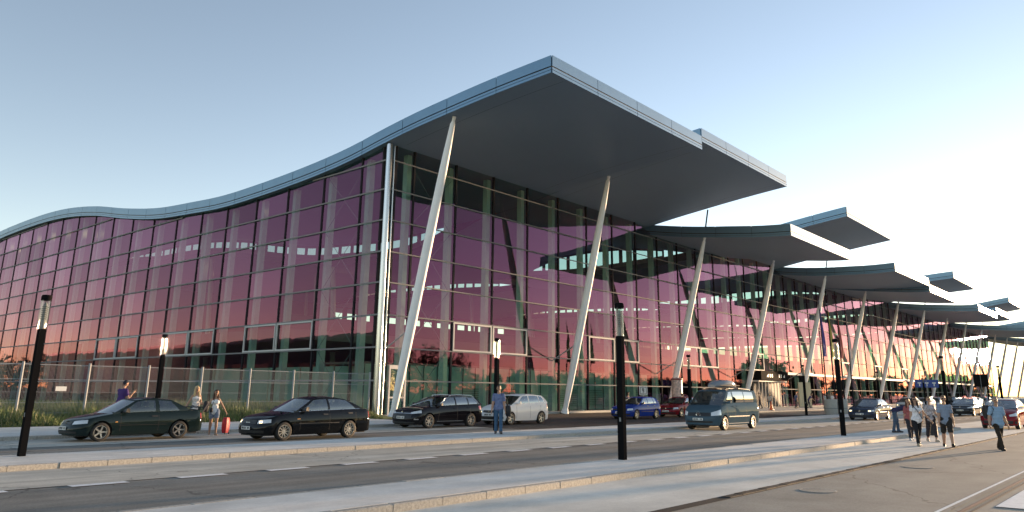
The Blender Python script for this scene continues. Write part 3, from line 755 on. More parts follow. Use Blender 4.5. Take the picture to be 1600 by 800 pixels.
sedan = dict(L=4.80, W=1.81, wb=2.76, fo=.93, paint=black, rim=2, wr=.315, deck=[(0, .66), (.15, .74), (.7, .85), (1.45, .95), (2.6, .985), (3.9, 1.02), (4.6, 1.02), (4.8, .97)],
    cols=[(1.25, 2.12), (1.55, 2.26), (2.74, 2.70), (2.84, 2.78), (4.02, 3.55), (4.42, 3.58)], kinds=['p', 'g', 'p', 'g', 'p'], roof=[(2.12, 1.38), (2.5, 1.44), (2.9, 1.45), (3.3, 1.42), (3.6, 1.37)],
    patches=[headlight(.57, .69, .03, .30, .84), ('lit_lamp', 'lit_lamp', .36, .50, lambda t: (.595, .665)), ('grille', 'black_plastic', 0, .24, lambda t: (.56, .69)), ('bumper_gap', 'black_plastic', 0, .62, lambda t: (.27, .36)), ('taillight', 'taillight', 2.2, 2.8, lambda t: (.72, .93))],
    xpatches=[('side_moulding', 'black_plastic', 1.5, 3.2, .55, .575), ('indicator', 'indicator', 1.42, 1.54, .70, .73)], doors=[1.55, 2.78, 3.95], handles=[2.5, 3.6], plate_z=.43, extra=[emblem_rings, chrome_line(1.5, 4.15)])
wagon = dict(L=4.81, W=1.85, wb=2.82, fo=1.0, paint=brown, rim=1, wr=.33, deck=[(0, .70), (.15, .78), (.7, .90), (1.5, .99), (2.8, 1.03), (4.4, 1.08), (4.7, 1.08), (4.81, 1.0)],
    cols=[(1.22, 2.18), (1.52, 2.30), (2.78, 2.76), (2.87, 2.85), (3.66, 3.62), (3.74, 3.70), (4.42, 4.16), (4.70, 4.36)], kinds=['p', 'g', 'p', 't', 'p', 't', 'p'], roof=[(2.18, 1.40), (2.6, 1.46), (3.2, 1.48), (3.9, 1.45), (4.36, 1.40)],
    patches=[headlight(.66, .74, .08, .34, .93), ('grille', 'black_plastic', 0, .40, lambda t: (.42 + .03 * t, .66)), ('grille_trim', 'chrome', .0, .42, lambda t: (.675, .70)), ('fog_trim', 'chrome', .55, .8, lambda t: (.40, .45)), ('bumper_gap', 'black_plastic', 0, .6, lambda t: (.24, .31)), ('taillight', 'taillight', 2.0, 2.7, lambda t: (.82, 1.0))],
    xpatches=[('sill_trim', 'chrome', 1.5, 3.3, .30, .32)], doors=[1.6, 2.85, 3.75], handles=[2.6, 3.55], handle_mat='paint_dark', plate_z=.50, extra=[emblem_dot(.755, .05), rails(2.5, 4.25)])
wagon['extra'].append(window_arc(wagon['cols']))
mpv = dict(L=4.28, W=1.77, wb=2.58, fo=.88, paint=silver, rim=0, wr=.32, deck=[(0, .70), (.15, .79), (.6, .93), (1.15, 1.04), (2.5, 1.08), (3.8, 1.13), (4.18, 1.12), (4.28, 1.02)],
    cols=[(.95, 1.95), (1.35, 2.12), (2.42, 2.46), (2.50, 2.54), (3.36, 3.30), (3.42, 3.36), (3.84, 3.62), (4.14, 3.78)], kinds=['p', 'g', 'p', 'g', 'p', 'g', 'p'], roof=[(1.95, 1.50), (2.4, 1.555), (3.0, 1.56), (3.78, 1.49)],
    patches=[headlight(.66, .76, .1, .36, .92), ('grille', 'black_plastic', 0, .26, lambda t: (.60 + .03 * t, .74)), ('lower_grille', 'black_plastic', 0, .5, lambda t: (.28, .44)), ('fog_recess', 'black_plastic', .58, .78, lambda t: (.30, .42)), ('taillight', 'taillight', 2.05, 2.6, lambda t: (.84, 1.06))],
    doors=[1.35, 2.5, 3.4], handles=[2.25, 3.15], handle_mat='paint_silver', mirror=silver, plate_z=.52, extra=[emblem_dot(.67, .06)])
hatch = dict(L=4.15, W=1.74, wb=2.51, fo=.86, paint=blue, rim=0, deck=[(0, .68), (.12, .74), (.6, .83), (1.3, .95), (2.4, .98), (3.7, 1.02), (4.05, 1.02), (4.15, .95)],
    cols=[(1.15, 1.95), (1.45, 2.08), (2.36, 2.34), (2.44, 2.42), (3.14, 3.08), (3.22, 3.15), (3.52, 3.36), (3.98, 3.58)], kinds=['p', 'g', 'p', 'g', 'p', 'g', 'p'], roof=[(1.95, 1.37), (2.4, 1.43), (3.0, 1.44), (3.58, 1.38)],
    patches=[headlight(.56, .69, .02, .38, .84), ('grille', 'black_plastic', 0, .34, lambda t: (.57, .66)), ('bumper_gap', 'black_plastic', 0, .6, lambda t: (.27, .36)), ('taillight', 'taillight', 2.1, 2.6, lambda t: (.72, .98))],
    xpatches=[('side_moulding', 'black_plastic', 1.4, 3.0, .48, .51)], doors=[1.45, 2.42, 3.2], handles=[2.15, 3.0], plate_z=.44, extra=[emblem_dot(.62, .05)])
def roofbox(root, surf, ztop, zr, gs, hw, L):
    rails(1.75, 4.6, .06, 'black_plastic')(root, surf, ztop, zr, gs, hw, L)
    for x in (2.0, 3.1): MB().box(x, x + .06, -.72, .72, 1.95, 1.985).build('roof_bar', M['black_plastic'], root)
    rows = []
    for i in range(15):
        t = i / 14; x = 1.35 + 2.35 * t; k = (math.sin(math.pi * min(max(.04 + t * .92, 0), 1))) ** .35; h = .36 * k * (.8 + .25 * math.sin(t * 2.6)); w2 = .42 * k
        r_ = []
        for j in range(16):
            a = 2 * math.pi * j / 16; ca, sa = math.cos(a), math.sin(a)
            r_.append((x, -.12 + w2 * math.copysign(abs(ca) ** .55, ca), 2.0 + h / 2 + h / 2 * math.copysign(abs(sa) ** .6, sa)))
        rows.append(r_)
    b = MB(); b.grid(rows, closed=True); b.add(rows[0], [tuple(range(16))]); b.add(rows[-1], [tuple(reversed(range(16)))])
    rb = b.build('roof_box', M['paint_grey'], root, smooth=50)
    MB().box(1.42, 3.62, -.555, -.54, 2.10, 2.125).build('box_seam', M['seam_dark'], rb)
van = dict(L=5.0, W=1.90, wb=3.2, fo=.95, paint=steel, rim=1, wr=.335, sill=.24, yr=.80, crown=.06, nose=(.7, 2.6), tail=(.25, 5), deck=[(0, .84), (.12, .93), (.5, 1.06), (1.1, 1.22), (2.0, 1.25), (4.0, 1.27), (4.9, 1.28), (5.0, 1.2)],
    cols=[(.78, 1.62), (1.18, 1.80), (2.02, 2.00), (2.14, 2.12), (3.34, 3.32), (3.42, 3.40), (4.52, 4.48), (4.93, 4.86)], kinds=['p', 'g', 'p', 't', 'p', 't', 'p'], roof=[(1.62, 1.84), (2.0, 1.89), (3.0, 1.90), (4.86, 1.86)], seats=(1.95, 2.9),
    patches=[headlight(.68, .84, .13, .40, .92), ('grille', 'black_plastic', 0, .36, lambda t: (.64 + .02 * t, .82)), ('lower_grille', 'black_plastic', 0, .46, lambda t: (.36, .44)), ('taillight', 'taillight', 2.3, 2.7, lambda t: (.8, 1.25))],
    xpatches=[('side_moulding', 'black_plastic', 1.4, 3.7, .62, .66), ('sill_trim', 'galv', 1.4, 3.7, .30, .33)], doors=[1.25, 2.1, 3.38], handles=[1.85, 2.3], handle_mat='paint_steel', mirror=steel, plate_z=.52, rslant=.02, extra=[emblem_star, roofbox])
import copy as _c
def variant(base, pt, **k):
    d = dict(base); d['paint'] = pt; d.update(k); return d
# placed by where their wheels stand
car(coupe, 'dark green two-door coupe with pale five-spoke wheels parked by the far pavement', loc=(-21.95 - .86, -12.05, 0))
car(sedan, 'black saloon with lit headlamps driving along the far road', loc=(-17.3 - .93, -15.4, 0))
car(wagon, 'dark estate car with chrome roof rails parked left of the silver people carrier', loc=(-7.35 - 1.0, -12.0, 0))
car(mpv, 'silver beige people carrier parked behind the man in blue', loc=(-1.35 - .88, -11.9, 0))
car(hatch, 'bright blue hatchback parked before the glass front', loc=(11.7 - .86, -11.6, 0))
car(van, 'steel blue van with a grey roof box standing at the kerb', loc=(2.3 - .95, -22.25, 0), cat='van', name='van')
car(variant(hatch, red), 'dark red car mostly hidden behind the blue van', loc=(17.6, -11.2, 0))
car(variant(sedan, navy, extra=[emblem_dot(.62, .07)]), 'dark blue-grey saloon standing at the kerb beyond the black lamp post', loc=(23.6, -22.9, 0))
car(variant(mpv, red), 'red car at the right edge behind the man in the pale blue shirt', loc=(15.9, -32.3, 0))
car(variant(wagon, black), 'black estate car beyond the red car at the right', loc=(43.5, -25.2, 0))
pool = [(sedan, silver), (hatch, white), (wagon, grey), (mpv, black), (hatch, silver), (sedan, white), (mpv, grey), (wagon, navy)]
protos = []
spots = [(62, -16.0), (68.5, -16.2), (75, -15.9), (83, -16.1), (90, -16.0), (98, -16.2), (107, -16.0), (117, -16.1), (128, -16), (58, -26.5), (66, -26.6), (75, -26.4), (84, -26.5), (95, -26.6), (108, -26.5), (60, -33.5), (68, -33.6), (78, -33.4), (90, -33.5), (105, -33.5)]
colr = ['silver', 'white', 'grey', 'black', 'silver', 'white', 'grey', 'dark blue']; knd = ['saloon', 'hatchback', 'estate car', 'people carrier', 'hatchback', 'saloon', 'people carrier', 'estate car']
ordn = ['nearest', 'second', 'third', 'fourth', 'fifth', 'sixth', 'seventh', 'eighth', 'farthest']
for i, (x, y) in enumerate(spots):
    k = i % 8
    row = ('by the terminal kerb', 'beside the far traffic island', 'along the plaza side')[0 if i < 9 else 1 if i < 15 else 2]; j = i if i < 9 else i - 9 if i < 15 else i - 15
    lab = f'{colr[k]} {knd[k]}, {ordn[j]} in the distant row parked {row}'
    if i < 8: o = car(variant(pool[k][0], pool[k][1]), lab, 'distant parked cars', (x, y, 0)); protos.append(o)
    else:
        o = copy_tree(protos[k]); o.location = (x, y, 0); tag(o, lab, 'car', 'distant parked cars')
# ================================================================== people (one continuous surface each)
def surface_nets(F, org, vox, matg):
    S_ = F < 0; nx, ny, nz = F.shape
    c = np.zeros((nx - 1, ny - 1, nz - 1), np.int8)
    for dx in (0, 1):
        for dy in (0, 1):
            for dz in (0, 1): c += S_[dx:nx - 1 + dx, dy:ny - 1 + dy, dz:nz - 1 + dz]
    act = (c > 0) & (c < 8); idx = np.argwhere(act); ids = -np.ones(act.shape, np.int64); ids[act] = np.arange(len(idx))
    acc = np.zeros((len(idx), 3)); cnt = np.zeros(len(idx)); cor = [(a, b, d) for a in (0, 1) for b in (0, 1) for d in (0, 1)]
    for a in cor:
        for b in cor:
            if sum(b) - sum(a) == 1 and all(q >= p for p, q in zip(a, b)):
                fa = F[idx[:, 0] + a[0], idx[:, 1] + a[1], idx[:, 2] + a[2]]; fb = F[idx[:, 0] + b[0], idx[:, 1] + b[1], idx[:, 2] + b[2]]
                x = (fa < 0) != (fb < 0); t = np.where(x, fa / np.where(x, fa - fb, 1), 0)
                P = np.array(a) + t[:, None] * (np.array(b) - np.array(a)); acc[x] += P[x]; cnt[x] += 1
    V = (idx + acc / cnt[:, None]) * vox + org
    mv = matg[idx[:, 0], idx[:, 1], idx[:, 2]]
    Q = []
    for ax in range(3):
        sl0 = [slice(None)] * 3; sl1 = [slice(None)] * 3; sl0[ax] = slice(0, -1); sl1[ax] = slice(1, None)
        A, B = S_[tuple(sl0)], S_[tuple(sl1)]; e = np.argwhere(A != B); o1, o2 = [(1, 2), (2, 0), (0, 1)][ax]
        e = e[(e[:, o1] > 0) & (e[:, o2] > 0)]
        e = e[(e[:, 0] < nx - 1) & (e[:, 1] < ny - 1) & (e[:, 2] < nz - 1)]
        d1 = np.zeros(3, int); d1[o1] = 1; d2 = np.zeros(3, int); d2[o2] = 1
        q = [e - d1 - d2, e - d2, e, e - d1]; q = np.stack([ids[k[:, 0], k[:, 1], k[:, 2]] for k in q], 1)
        fl = ~A[e[:, 0], e[:, 1], e[:, 2]]; q[fl] = q[fl][:, ::-1]; Q.append(q)
    Q = np.concatenate(Q); Q = Q[(Q >= 0).all(1)]
    return V, Q, mv
def sdf_object(name, prims, vox, mats, parent=None):
    """prims: (kind, A, B, ra, rb, mat, blend, squash(axis,factor))"""
    lo = np.min([np.minimum(p[1], p[2]) - max(p[3], p[4]) * 1.5 for p in prims], 0) - .05; hi = np.max([np.maximum(p[1], p[2]) + max(p[3], p[4]) * 1.5 for p in prims], 0) + .05
    n = np.ceil((hi - lo) / vox).astype(int) + 1
    F = np.full(n, .08, np.float32); best = np.full(n, 1.0, np.float32); mg = np.zeros(n, np.int8)
    for A, B, ra, rb, mi, k, sq in [(np.array(p[1], float), np.array(p[2], float), p[3], p[4], p[5], p[6], p[7]) for p in prims]:
        pad = .07 + max(ra, rb) * 1.6
        i0 = np.maximum(((np.minimum(A, B) - pad - lo) / vox).astype(int), 0); i1 = np.minimum(((np.maximum(A, B) + pad - lo) / vox).astype(int) + 2, n)
        g = np.meshgrid(*[lo[a] + np.arange(i0[a], i1[a]) * vox for a in range(3)], indexing='ij')
        P = np.stack(g, -1) - A; d = B - A
        if sq is not None:
            ax = np.array(sq[0], float); ax /= np.linalg.norm(ax); f_ = 1 / sq[1] - 1
            P = P + (P @ ax)[..., None] * ax * f_; d = d + (d @ ax) * ax * f_
        dd = max(float(d @ d), 1e-9); t = np.clip((P @ d) / dd, 0, 1)
        D = np.linalg.norm(P - t[..., None] * d, axis=-1) - (ra + (rb - ra) * t)
        if sq is not None and sq[1] < 1: D = D * (sq[1] * .5 + .5)
        sl = tuple(slice(i0[a], i1[a]) for a in range(3)); f0 = F[sl]; h = np.clip(.5 + .5 * (f0 - D) / k, 0, 1); F[sl] = f0 * (1 - h) + D * h - k * h * (1 - h)
        u = D < best[sl]; mg[sl][u] = mi; best[sl][u] = D[u]
    gx_, gy_, gz_ = [lo[a] + np.arange(n[a]) * vox for a in range(3)]
    cl_ = (mg == 1) | (mg == 2)                                  # soft creases in the cloth
    w_ = (np.sin(31 * gx_)[:, None, None] * np.sin(27 * gy_ + 1)[None, :, None] + np.sin(44 * gx_)[:, None, None] * np.cos(38 * gy_)[None, :, None] + 1.2 * np.sin(52 * gz_ + 3 * np.sin(9 * gz_))[None, None, :])
    w_ = w_ * np.cos(23 * gz_ + 2)[None, None, :]
    F = np.where(cl_ & (F < .05), F + .0045 * w_, F).astype(np.float32)
    V, Q, mv = surface_nets(F, lo, vox, mg)
    o = npmesh(name, V, Q, mats, parent); me = o.data
    me.polygons.foreach_set('material_index', mv[Q[:, 0]].astype(np.int32)); me.polygons.foreach_set('use_smooth', np.ones(len(Q), bool)); me.update(); return o
def rot_z(v, a): c, s = math.cos(a), math.sin(a); return np.array([v[0] * c - v[1] * s, v[0] * s + v[1] * c, v[2]])
_cloth = {}
def cm(col, rough=.85, var=0, scale=20):
    k = (col, var, scale)
    if k not in _cloth: _cloth[k] = mat('cloth_%d' % len(_cloth), col, rough, 0, .3, var=var, scale=scale, bump=.15, bscale=25)
    return _cloth[k]
def person(label, xy, z0, face, h=1.75, vox=.010, skin=(.42, .25, .17), hair=(.03, .02, .015), shirt=(.5, .5, .5), pants=(.05, .05, .07), shoe=(.03, .03, .03),
           legs=((0, 0), (0, 0)), arms=((0, .12, .15), (0, .12, .15)), lean=0, sleeve=.5, leglen=1.0, female=False, longhair=False, cap=None, shades=False, head=(0, 0), shirtlen=0., group=None, vary=0, belly=0, armtwist=(0, 0), foot=None):
    """face: heading angle; legs: (hip, knee) per side, left first; arms: (forward, out, elbow) per side"""
    s = h / 1.75; SK, SH, PA, HA, SO, DK = range(6)
    mats = [cm(skin, .6), cm(shirt, var=vary, scale=14), cm(pants), cm(hair, .6), cm(shoe, .5), cm((.02, .015, .015) if not shades else (.01, .01, .01), .3)]
    pr = []
    def add(A, B, ra, rb, mi, k=.02, sq=None): pr.append(('c', np.array(A) * s, np.array(B) * s, ra * s, rb * s, mi, k * s, sq))
    fwd = np.array([1, 0, 0.])
    pel = np.array([0, 0, 0.]); L_ = []
    for i, sg in enumerate((1, -1)):
        hp, kn = legs[i]; H = np.array([0, sg * (.088 if not female else .092), -.02]); a = hp
        K = H + .43 * np.array([math.sin(a), 0.03 * sg * 0, -math.cos(a)]); a2 = a - kn; A_ = K + .41 * np.array([math.sin(a2), 0, -math.cos(a2)]); L_.append((H, K, A_, a2))
    zmin = min(l[2][2] - (.085 if abs(l[3]) < .5 else .06) for l in L_); up = np.array([0, 0, -zmin])
    for i, (H, K, A_, a2) in enumerate(L_):
        H, K, A_ = H + up, K + up, A_ + up; tw = .015 if not female else .0
        th, kn_, cf, an = (.092, .060, .058, .042) if not female else (.092, .058, .054, .036)
        cut = leglen
        if cut >= 1: add(H, K, th, kn_ + .008, PA, .03); add(K, A_, kn_ + .006, an + .018, PA, .02)
        else:
            add(H, K, th * .97, kn_, SK, .03); add(K, K + (A_ - K) * .35, kn_, cf, SK, .02); add(K + (A_ - K) * .35, A_, cf, an, SK, .02)
            if cut > .5: add(H, K, th + .012, kn_ + .022, PA, .02); e_ = K + (A_ - K) * ((cut - .5) * 2); add(K, e_, kn_ + .022, cf + .016, PA, .008)
            else: add(H, H + (K - H) * (cut * 2), th + .016, th * (1 - cut * .5) + .014, PA, .008)
        yaw = (.15 if i == 0 else -.15); tilt = a2 if a2 < 0 else 0
        fd = np.array([math.cos(tilt * .9) * math.cos(yaw), math.sin(yaw), math.sin(tilt * .9)])
        heel = A_ + np.array([-.045 * math.cos(tilt), 0, -.05]); toe = A_ + fd * .165 + np.array([0, 0, -.055])
        m_ = SO if foot is None else foot
        add(A_, heel, an, .04, m_ if cut >= 1 or foot is None else SK, .02); add(heel, toe, .040, .034, SO, .02); add(A_ + np.array([0, 0, -.01]), A_ + fd * .1 + np.array([0, 0, -.05]), .04, .038, SO, .02)
    ld_ = np.array([math.sin(lean), 0, math.cos(lean)]); nf = np.array([math.cos(lean), 0, -math.sin(lean)])
    Pv = pel + up; sqt = (nf, .66); sw = .165 if not female else .135
    add(Pv + np.array([0, .05, -.01]), Pv + np.array([0, -.05, -.01]), .115 if not female else .122, .115 if not female else .122, PA, .03, (nf, .8))
    wa = Pv + ld_ * .14; ch = Pv + ld_ * .34; nb = Pv + ld_ * .495
    wr_ = (.125 if not female else .10)
    add(Pv + ld_ * (.03 - shirtlen), wa, .135 + belly * .3 if not female else .13, wr_ + .012 + belly, SH, .04, (nf, .74))
    add(Pv + ld_ * (.0 - shirtlen) + np.array([0, .05, 0]), Pv + ld_ * (.0 - shirtlen) + np.array([0, -.05, 0]), .142 if not female else .137, .142 if not female else .137, SH, .02, (nf, .82))
    add(wa + nf * belly * .5, ch, wr_ + .01 + belly, .15 if not female else .122, SH, .05, sqt)
    add(ch + np.array([0, .07, 0]), ch + np.array([0, -.07, 0]), .108 if not female else .09, .108 if not female else .09, SH, .04, (nf, .85))
    if female: add(ch + nf * .065 + np.array([0, .06, -.02]), ch + nf * .065 + np.array([0, -.06, -.02]), .062, .062, SH, .04)
    add(ch + ld_ * .09 + np.array([0, sw * .8, 0]), ch + ld_ * .09 + np.array([0, -sw * .8, 0]), .07 if not female else .055, .07 if not female else .055, SH if sleeve > 0 else SK, .04)
    add(nb - ld_ * .03, nb + ld_ * .06 + nf * .01, .058 if not female else .048, .052 if not female else .043, SK, .02)
    hy, hp_ = head; hd = rot_z(np.array([math.cos(lean * .5 + hp_), 0, -math.sin(lean * .5 + hp_)]), hy); hu = np.array([math.sin(lean * .5 + hp_), 0, math.cos(lean * .5 + hp_)]); hs = np.cross(hu, hd)
    hc = nb + ld_ * .03 + hu * .155 + hd * .018
    add(hc + hu * .03, hc + hu * .03 - hd * .02, .082, .085, SK, .02, (hs, .86)); add(hc - hu * .01 + hd * .01, hc - hu * .075 + hd * .028, .07, .042, SK, .03, (hs, .9))
    add(hc + hd * .088 + hu * .012, hc + hd * .103 - hu * .022, .008, .014, SK, .012)
    for sg in (1, -1):
        add(hc + hs * sg * .073 + hu * .01, hc + hs * sg * .075 - hu * .025, .012, .009, SK, .008)
        if shades: add(hc + hd * .078 + hs * sg * .015 + hu * .02, hc + hd * .07 + hs * sg * .052 + hu * .02, .017, .017, DK, .006)
        else: add(hc + hd * .078 + hs * sg * .028 + hu * .018, hc + hd * .076 + hs * sg * .036 + hu * .018, .009, .009, DK, .004); add(hc + hd * .084 + hs * sg * .018 + hu * .038, hc + hd * .076 + hs * sg * .045 + hu * .036, .005, .005, HA, .004)
    add(hc + hd * .086 - hu * .05 + hs * .016, hc + hd * .086 - hu * .05 - hs * .016, .007, .007, DK, .004)
    hr = HA
    if cap: mats.append(cm(cap)); hr = len(mats) - 1; add(hc + hd * .08 + hu * .055, hc + hd * .15 + hu * .05, .05, .03, hr, .01, (hu, .3))
    add(hc + hu * .055 - hd * .022, hc + hu * .035 - hd * .045, .084, .082, hr, .012, (hs, .9)); add(hc + hd * .035 + hu * .09, hc - hd * .05 + hu * .07, .045, .06, hr, .02)
    if longhair:
        for sg in (1, -1): add(hc + hs * sg * .062 + hu * .05 - hd * .02, hc + hs * sg * .085 - hu * .2 + hd * .01, .035, .038, HA, .02); add(hc + hs * sg * .085 - hu * .2 + hd * .01, hc + hs * sg * .09 - hu * .30 + hd * .03, .036, .018, HA, .02)
        add(hc - hd * .06 + hu * .02, hc - hd * .09 - hu * .27, .075, .05, HA, .03)
    hands = []
    for i, sg in enumerate((1, -1)):
        p, o_, e = arms[i]; S0 = ch + ld_ * .085 + np.array([0, sg * (sw + .005), 0]); tw = armtwist[i]
        d1 = np.array([math.sin(p) * math.cos(o_), sg * math.sin(o_), -math.cos(p) * math.cos(o_)]); E_ = S0 + d1 * .29
        p2 = p + e; o2 = o_ + tw; d2 = np.array([math.sin(p2) * math.cos(o2), sg * math.sin(o2), -math.cos(p2) * math.cos(o2)]); W_ = E_ + d2 * .255
        ua, el, fa, wr2 = (.054, .044, .042, .030) if not female else (.042, .035, .034, .024)
        add(S0, E_, ua, el, SK if sleeve < 1 else SH, .03); add(E_, E_ + d2 * .1, el, fa, SK if sleeve < 1 else SH, .02); add(E_ + d2 * .1, W_, fa, wr2, SK if sleeve < 1 else SH, .02)
        if 0 < sleeve < 1: add(S0 - d1 * .01, S0 + d1 * .29 * min(sleeve, .95), ua + .018, el + .022, SH, .012)
        side = np.cross(d2, np.array([0, 1, 0])); side = side / (np.linalg.norm(side) + 1e-9) * (1 if side[0] > 0 else -1)   # palm's width runs fore and aft
        nrm = np.cross(d2, side) * sg; pc = W_ + d2 * .05
        add(W_, W_ + d2 * .085, .030, .038, SK, .012, (nrm, .55))
        for f_i, ln in enumerate((.066, .074, .070, .055)):
            b0 = W_ + d2 * .085 + side * (.028 - .019 * f_i); m1 = b0 + d2 * ln * .55 + nrm * .012; t1 = m1 + d2 * ln * .35 + nrm * .028
            add(b0, m1, .0095, .009, SK, .004); add(m1, t1, .009, .008, SK, .004)
        b0 = W_ + d2 * .03 + side * .03; m1 = b0 + d2 * .035 + side * .024; add(b0, m1, .012, .011, SK, .006); add(m1, m1 + d2 * .03 + nrm * .01, .011, .009, SK, .004)
        hands.append((W_ + d2 * .12) * s)
    for k_ in range(len(pr)):
        q = pr[k_]; sq = q[7]; sq = None if sq is None else (rot_z(sq[0], face), sq[1])
        pr[k_] = (q[0], rot_z(q[1], face), rot_z(q[2], face), q[3], q[4], q[5], q[6], sq)
    o = sdf_object('person', pr, vox, mats); o.location = (xy[0], xy[1], z0); tag(o, label, 'person', group)
    return o, [np.array([xy[0], xy[1], z0]) + rot_z(hh, face) for hh in hands], np.array([xy[0], xy[1], z0]) + rot_z((ch + ld_ * .1) * s, face)
WEST = math.pi                   # heading towards -x, as the street runs
TOCAM = lambda x, y: math.atan2(CAM[1] - y, CAM[0] - x)
# woman with suitcase
wx, wy = -17.35, -11.55
_, hd, _ = person('dark-haired woman in white vest and denim shorts pulling the red suitcase', (wx, wy), .0, -1.95, 1.70, .009, hair=(.06, .025, .015), shirt=(.78, .77, .76), pants=(.20, .24, .32), shoe=(.35, .25, .18),
    legs=((.28, .08), (-.22, .15)), arms=((-.25, .55, .1), (.1, .55, .2)), sleeve=0, leglen=.26, female=True, longhair=True, shirtlen=.04, head=(.1, .12), foot=0)
def suitcase(label, x, y, top, rz, m_, hgt=.58, w2=.36, d2=.22, lean=0.):
    e = empty('suitcase', (x, y, 0), rz); tag(e, label, 'suitcase')
    rows = []
    for i in range(9):
        t = i / 8; k = (math.sin(math.pi * (.06 + .88 * t))) ** .22; z = .05 + hgt * t; r_ = []
        for j in range(20):
            a = 2 * math.pi * j / 20; r_.append((w2 / 2 * k * math.copysign(abs(math.cos(a)) ** .45, math.cos(a)), d2 / 2 * k * math.copysign(abs(math.sin(a)) ** .5, math.sin(a)), z))
        rows.append(r_)
    b = MB(); b.grid(rows, closed=True); b.add(rows[0], [tuple(reversed(range(20)))]); b.add(rows[-1], [tuple(range(20))]); b.build('shell', m_, e, smooth=50)
    c, s = math.cos(-rz), math.sin(-rz); lx, ly = (top[0] - x), (top[1] - y); tx, ty = lx * c - ly * s, lx * s + ly * c
    b = MB()
    for yy in (-.07, .07): b.tube([(yy, -.06, hgt * .9), (tx + yy, ty, top[2])], .008, 6)
    b.tube([(tx - .08, ty, top[2]), (tx + .08, ty, top[2])], .013, 8); b.build('handle', M['black_plastic'], e)
    for xx in (-w2 * .4, w2 * .4): MB().lathe([(.0, -.015), (.035, -.015), (.035, .015), (0, .015)], 12, 'y', (xx, -d2 * .35, .036)).build('castor', M['rubber'], e)
    return e
hh = hd[0]; suitcase('bright red wheeled suitcase pulled by the woman in white', hh[0] + .12, hh[1] + .22, hh, .6, mat('case_red', (.42, .015, .03), .5))
def bag(label, c, size, m_, strap=None, rz=0, name='bag'):
    e = empty(name, tuple(c), rz); tag(e, label, 'bag'); w2, d2, h2 = size; rows = []
    for i in range(7):
        t = i / 6; k = (math.sin(math.pi * (.1 + .8 * t))) ** .4; rows.append([(w2 / 2 * k * math.copysign(abs(math.cos(a)) ** .6, math.cos(a)), d2 / 2 * k * math.copysign(abs(math.sin(a)) ** .7, math.sin(a)), -h2 / 2 + h2 * t) for a in [2 * math.pi * j / 16 for j in range(16)]])
    b = MB(); b.grid(rows, closed=True); b.add(rows[0], [tuple(reversed(range(16)))]); b.add(rows[-1], [tuple(range(16))]); b.build('pouch', m_, e, smooth=60)
    if strap:
        q = [Vector(rot_z(np.array(p) - np.array(c), -rz)) for p in strap]; MB().tube(q, .014, 6).build('strap', m_, e)
    return e
mat('bag_black', (.012, .012, .014), .6); mat('bag_green', (.03, .04, .035), .7)
bag('small black handbag at the hip of the woman with the red suitcase', (wx - .20, wy - .10, .92), (.22, .12, .16), M['bag_black'], [(wx - .2, wy - .1, .98), (wx - .14, wy - .08, 1.2), (wx + .05, wy + .05, 1.44)], -1.95)
# blonde woman behind the coupe, man in purple
_, hb, _ = person('blonde woman in printed white top walking behind the green coupe', (-17.45, -10.2), .0, -1.75, 1.82, .010, hair=(.55, .40, .20), shirt=(.70, .66, .62), pants=(.05, .06, .08), vary=.5,
    legs=((.15, .1), (-.15, .1)), arms=((.1, .2, 1.5), (.05, .5, .15)), sleeve=0, female=True, longhair=True, shirtlen=.06)
bag('black jacket bundle held by the blonde woman', (hb[0][0], hb[0][1], hb[0][2] - .1), (.22, .16, .42), M['bag_black'], name='jacket')
person('man in purple shirt and dark cap walking behind the coupe bonnet', (-19.25, -7.6),   .13, 0.3, 1.90, .012, shirt=(.06, .03, .14), pants=(.04, .045, .06), cap=(.02, .025, .04), lean=.12, arms=((.2, .1, 2.1), (.3, .15, 2.2)), legs=((.2, .1), (-.2, .2)), head=(0, .3))
# man with bag on far island
mx_, my_ = -9.9, -19.55
_, hm, cm_ = person('man in blue T-shirt and jeans with a bag standing on the far island', (mx_, my_), .12, -2.35, 1.84, .009, hair=(.015, .012, .01), shirt=(.14, .18, .32), pants=(.05, .11, .20), shoe=(.10, .08, .07),
    legs=((.12, .02), (-.14, .04)), arms=((.0, .12, .35), (.05, .16, .3)), sleeve=.55, vary=.25)
px_ = rot_z(np.array([0, 1, 0]), -2.35)
bc = np.array([mx_, my_, .98]) + px_ * .38 + rot_z(np.array([-.1, 0, 0]), -2.35)
bag('black shoulder bag hanging at the side of the man in blue', bc, (.58, .24, .42), M['bag_black'], [bc + np.array([0, 0, .18]), cm_ + px_ * .2 + np.array([0, 0, .06]), cm_ + px_ * .1 + rot_z(np.array([.09, 0, .03]), -2.35), bc + np.array([0, 0, .15])], -2.35)
# right group walking to the camera
_, _, _ = person('man in grey-blue shirt, dark shorts and sunglasses walking across the plaza', (-2.15, -33.6), .0, -2.75, 1.76, .009, hair=(.12, .08, .05), shirt=(.22, .27, .36), pants=(.025, .022, .02), shoe=(.02, .018, .016),
    legs=((.34, .05), (-.22, .12)), arms=((-.12, .13, .2), (.15, .12, .25)), sleeve=.6, leglen=.46, shades=True, shirtlen=.05)
wx2, wy2 = -2.5, -32.75
_, h2, c2 = person('woman in white printed T-shirt and black leggings leading the group', (wx2, wy2), .0, -2.6, 1.72, .009, hair=(.03, .018, .014), shirt=(.72, .70, .72), pants=(.014, .014, .018), shoe=(.4, .34, .25),
    legs=((-.30, .25), (.30, .05)), arms=((.15, .55, .25), (-.05, .12, .15)), sleeve=.35, female=True, longhair=True, shades=True, vary=.3)
pl_ = rot_z(np.array([0, 1, 0]), -2.6); fw = rot_z(np.array([1, 0, 0]), -2.6)
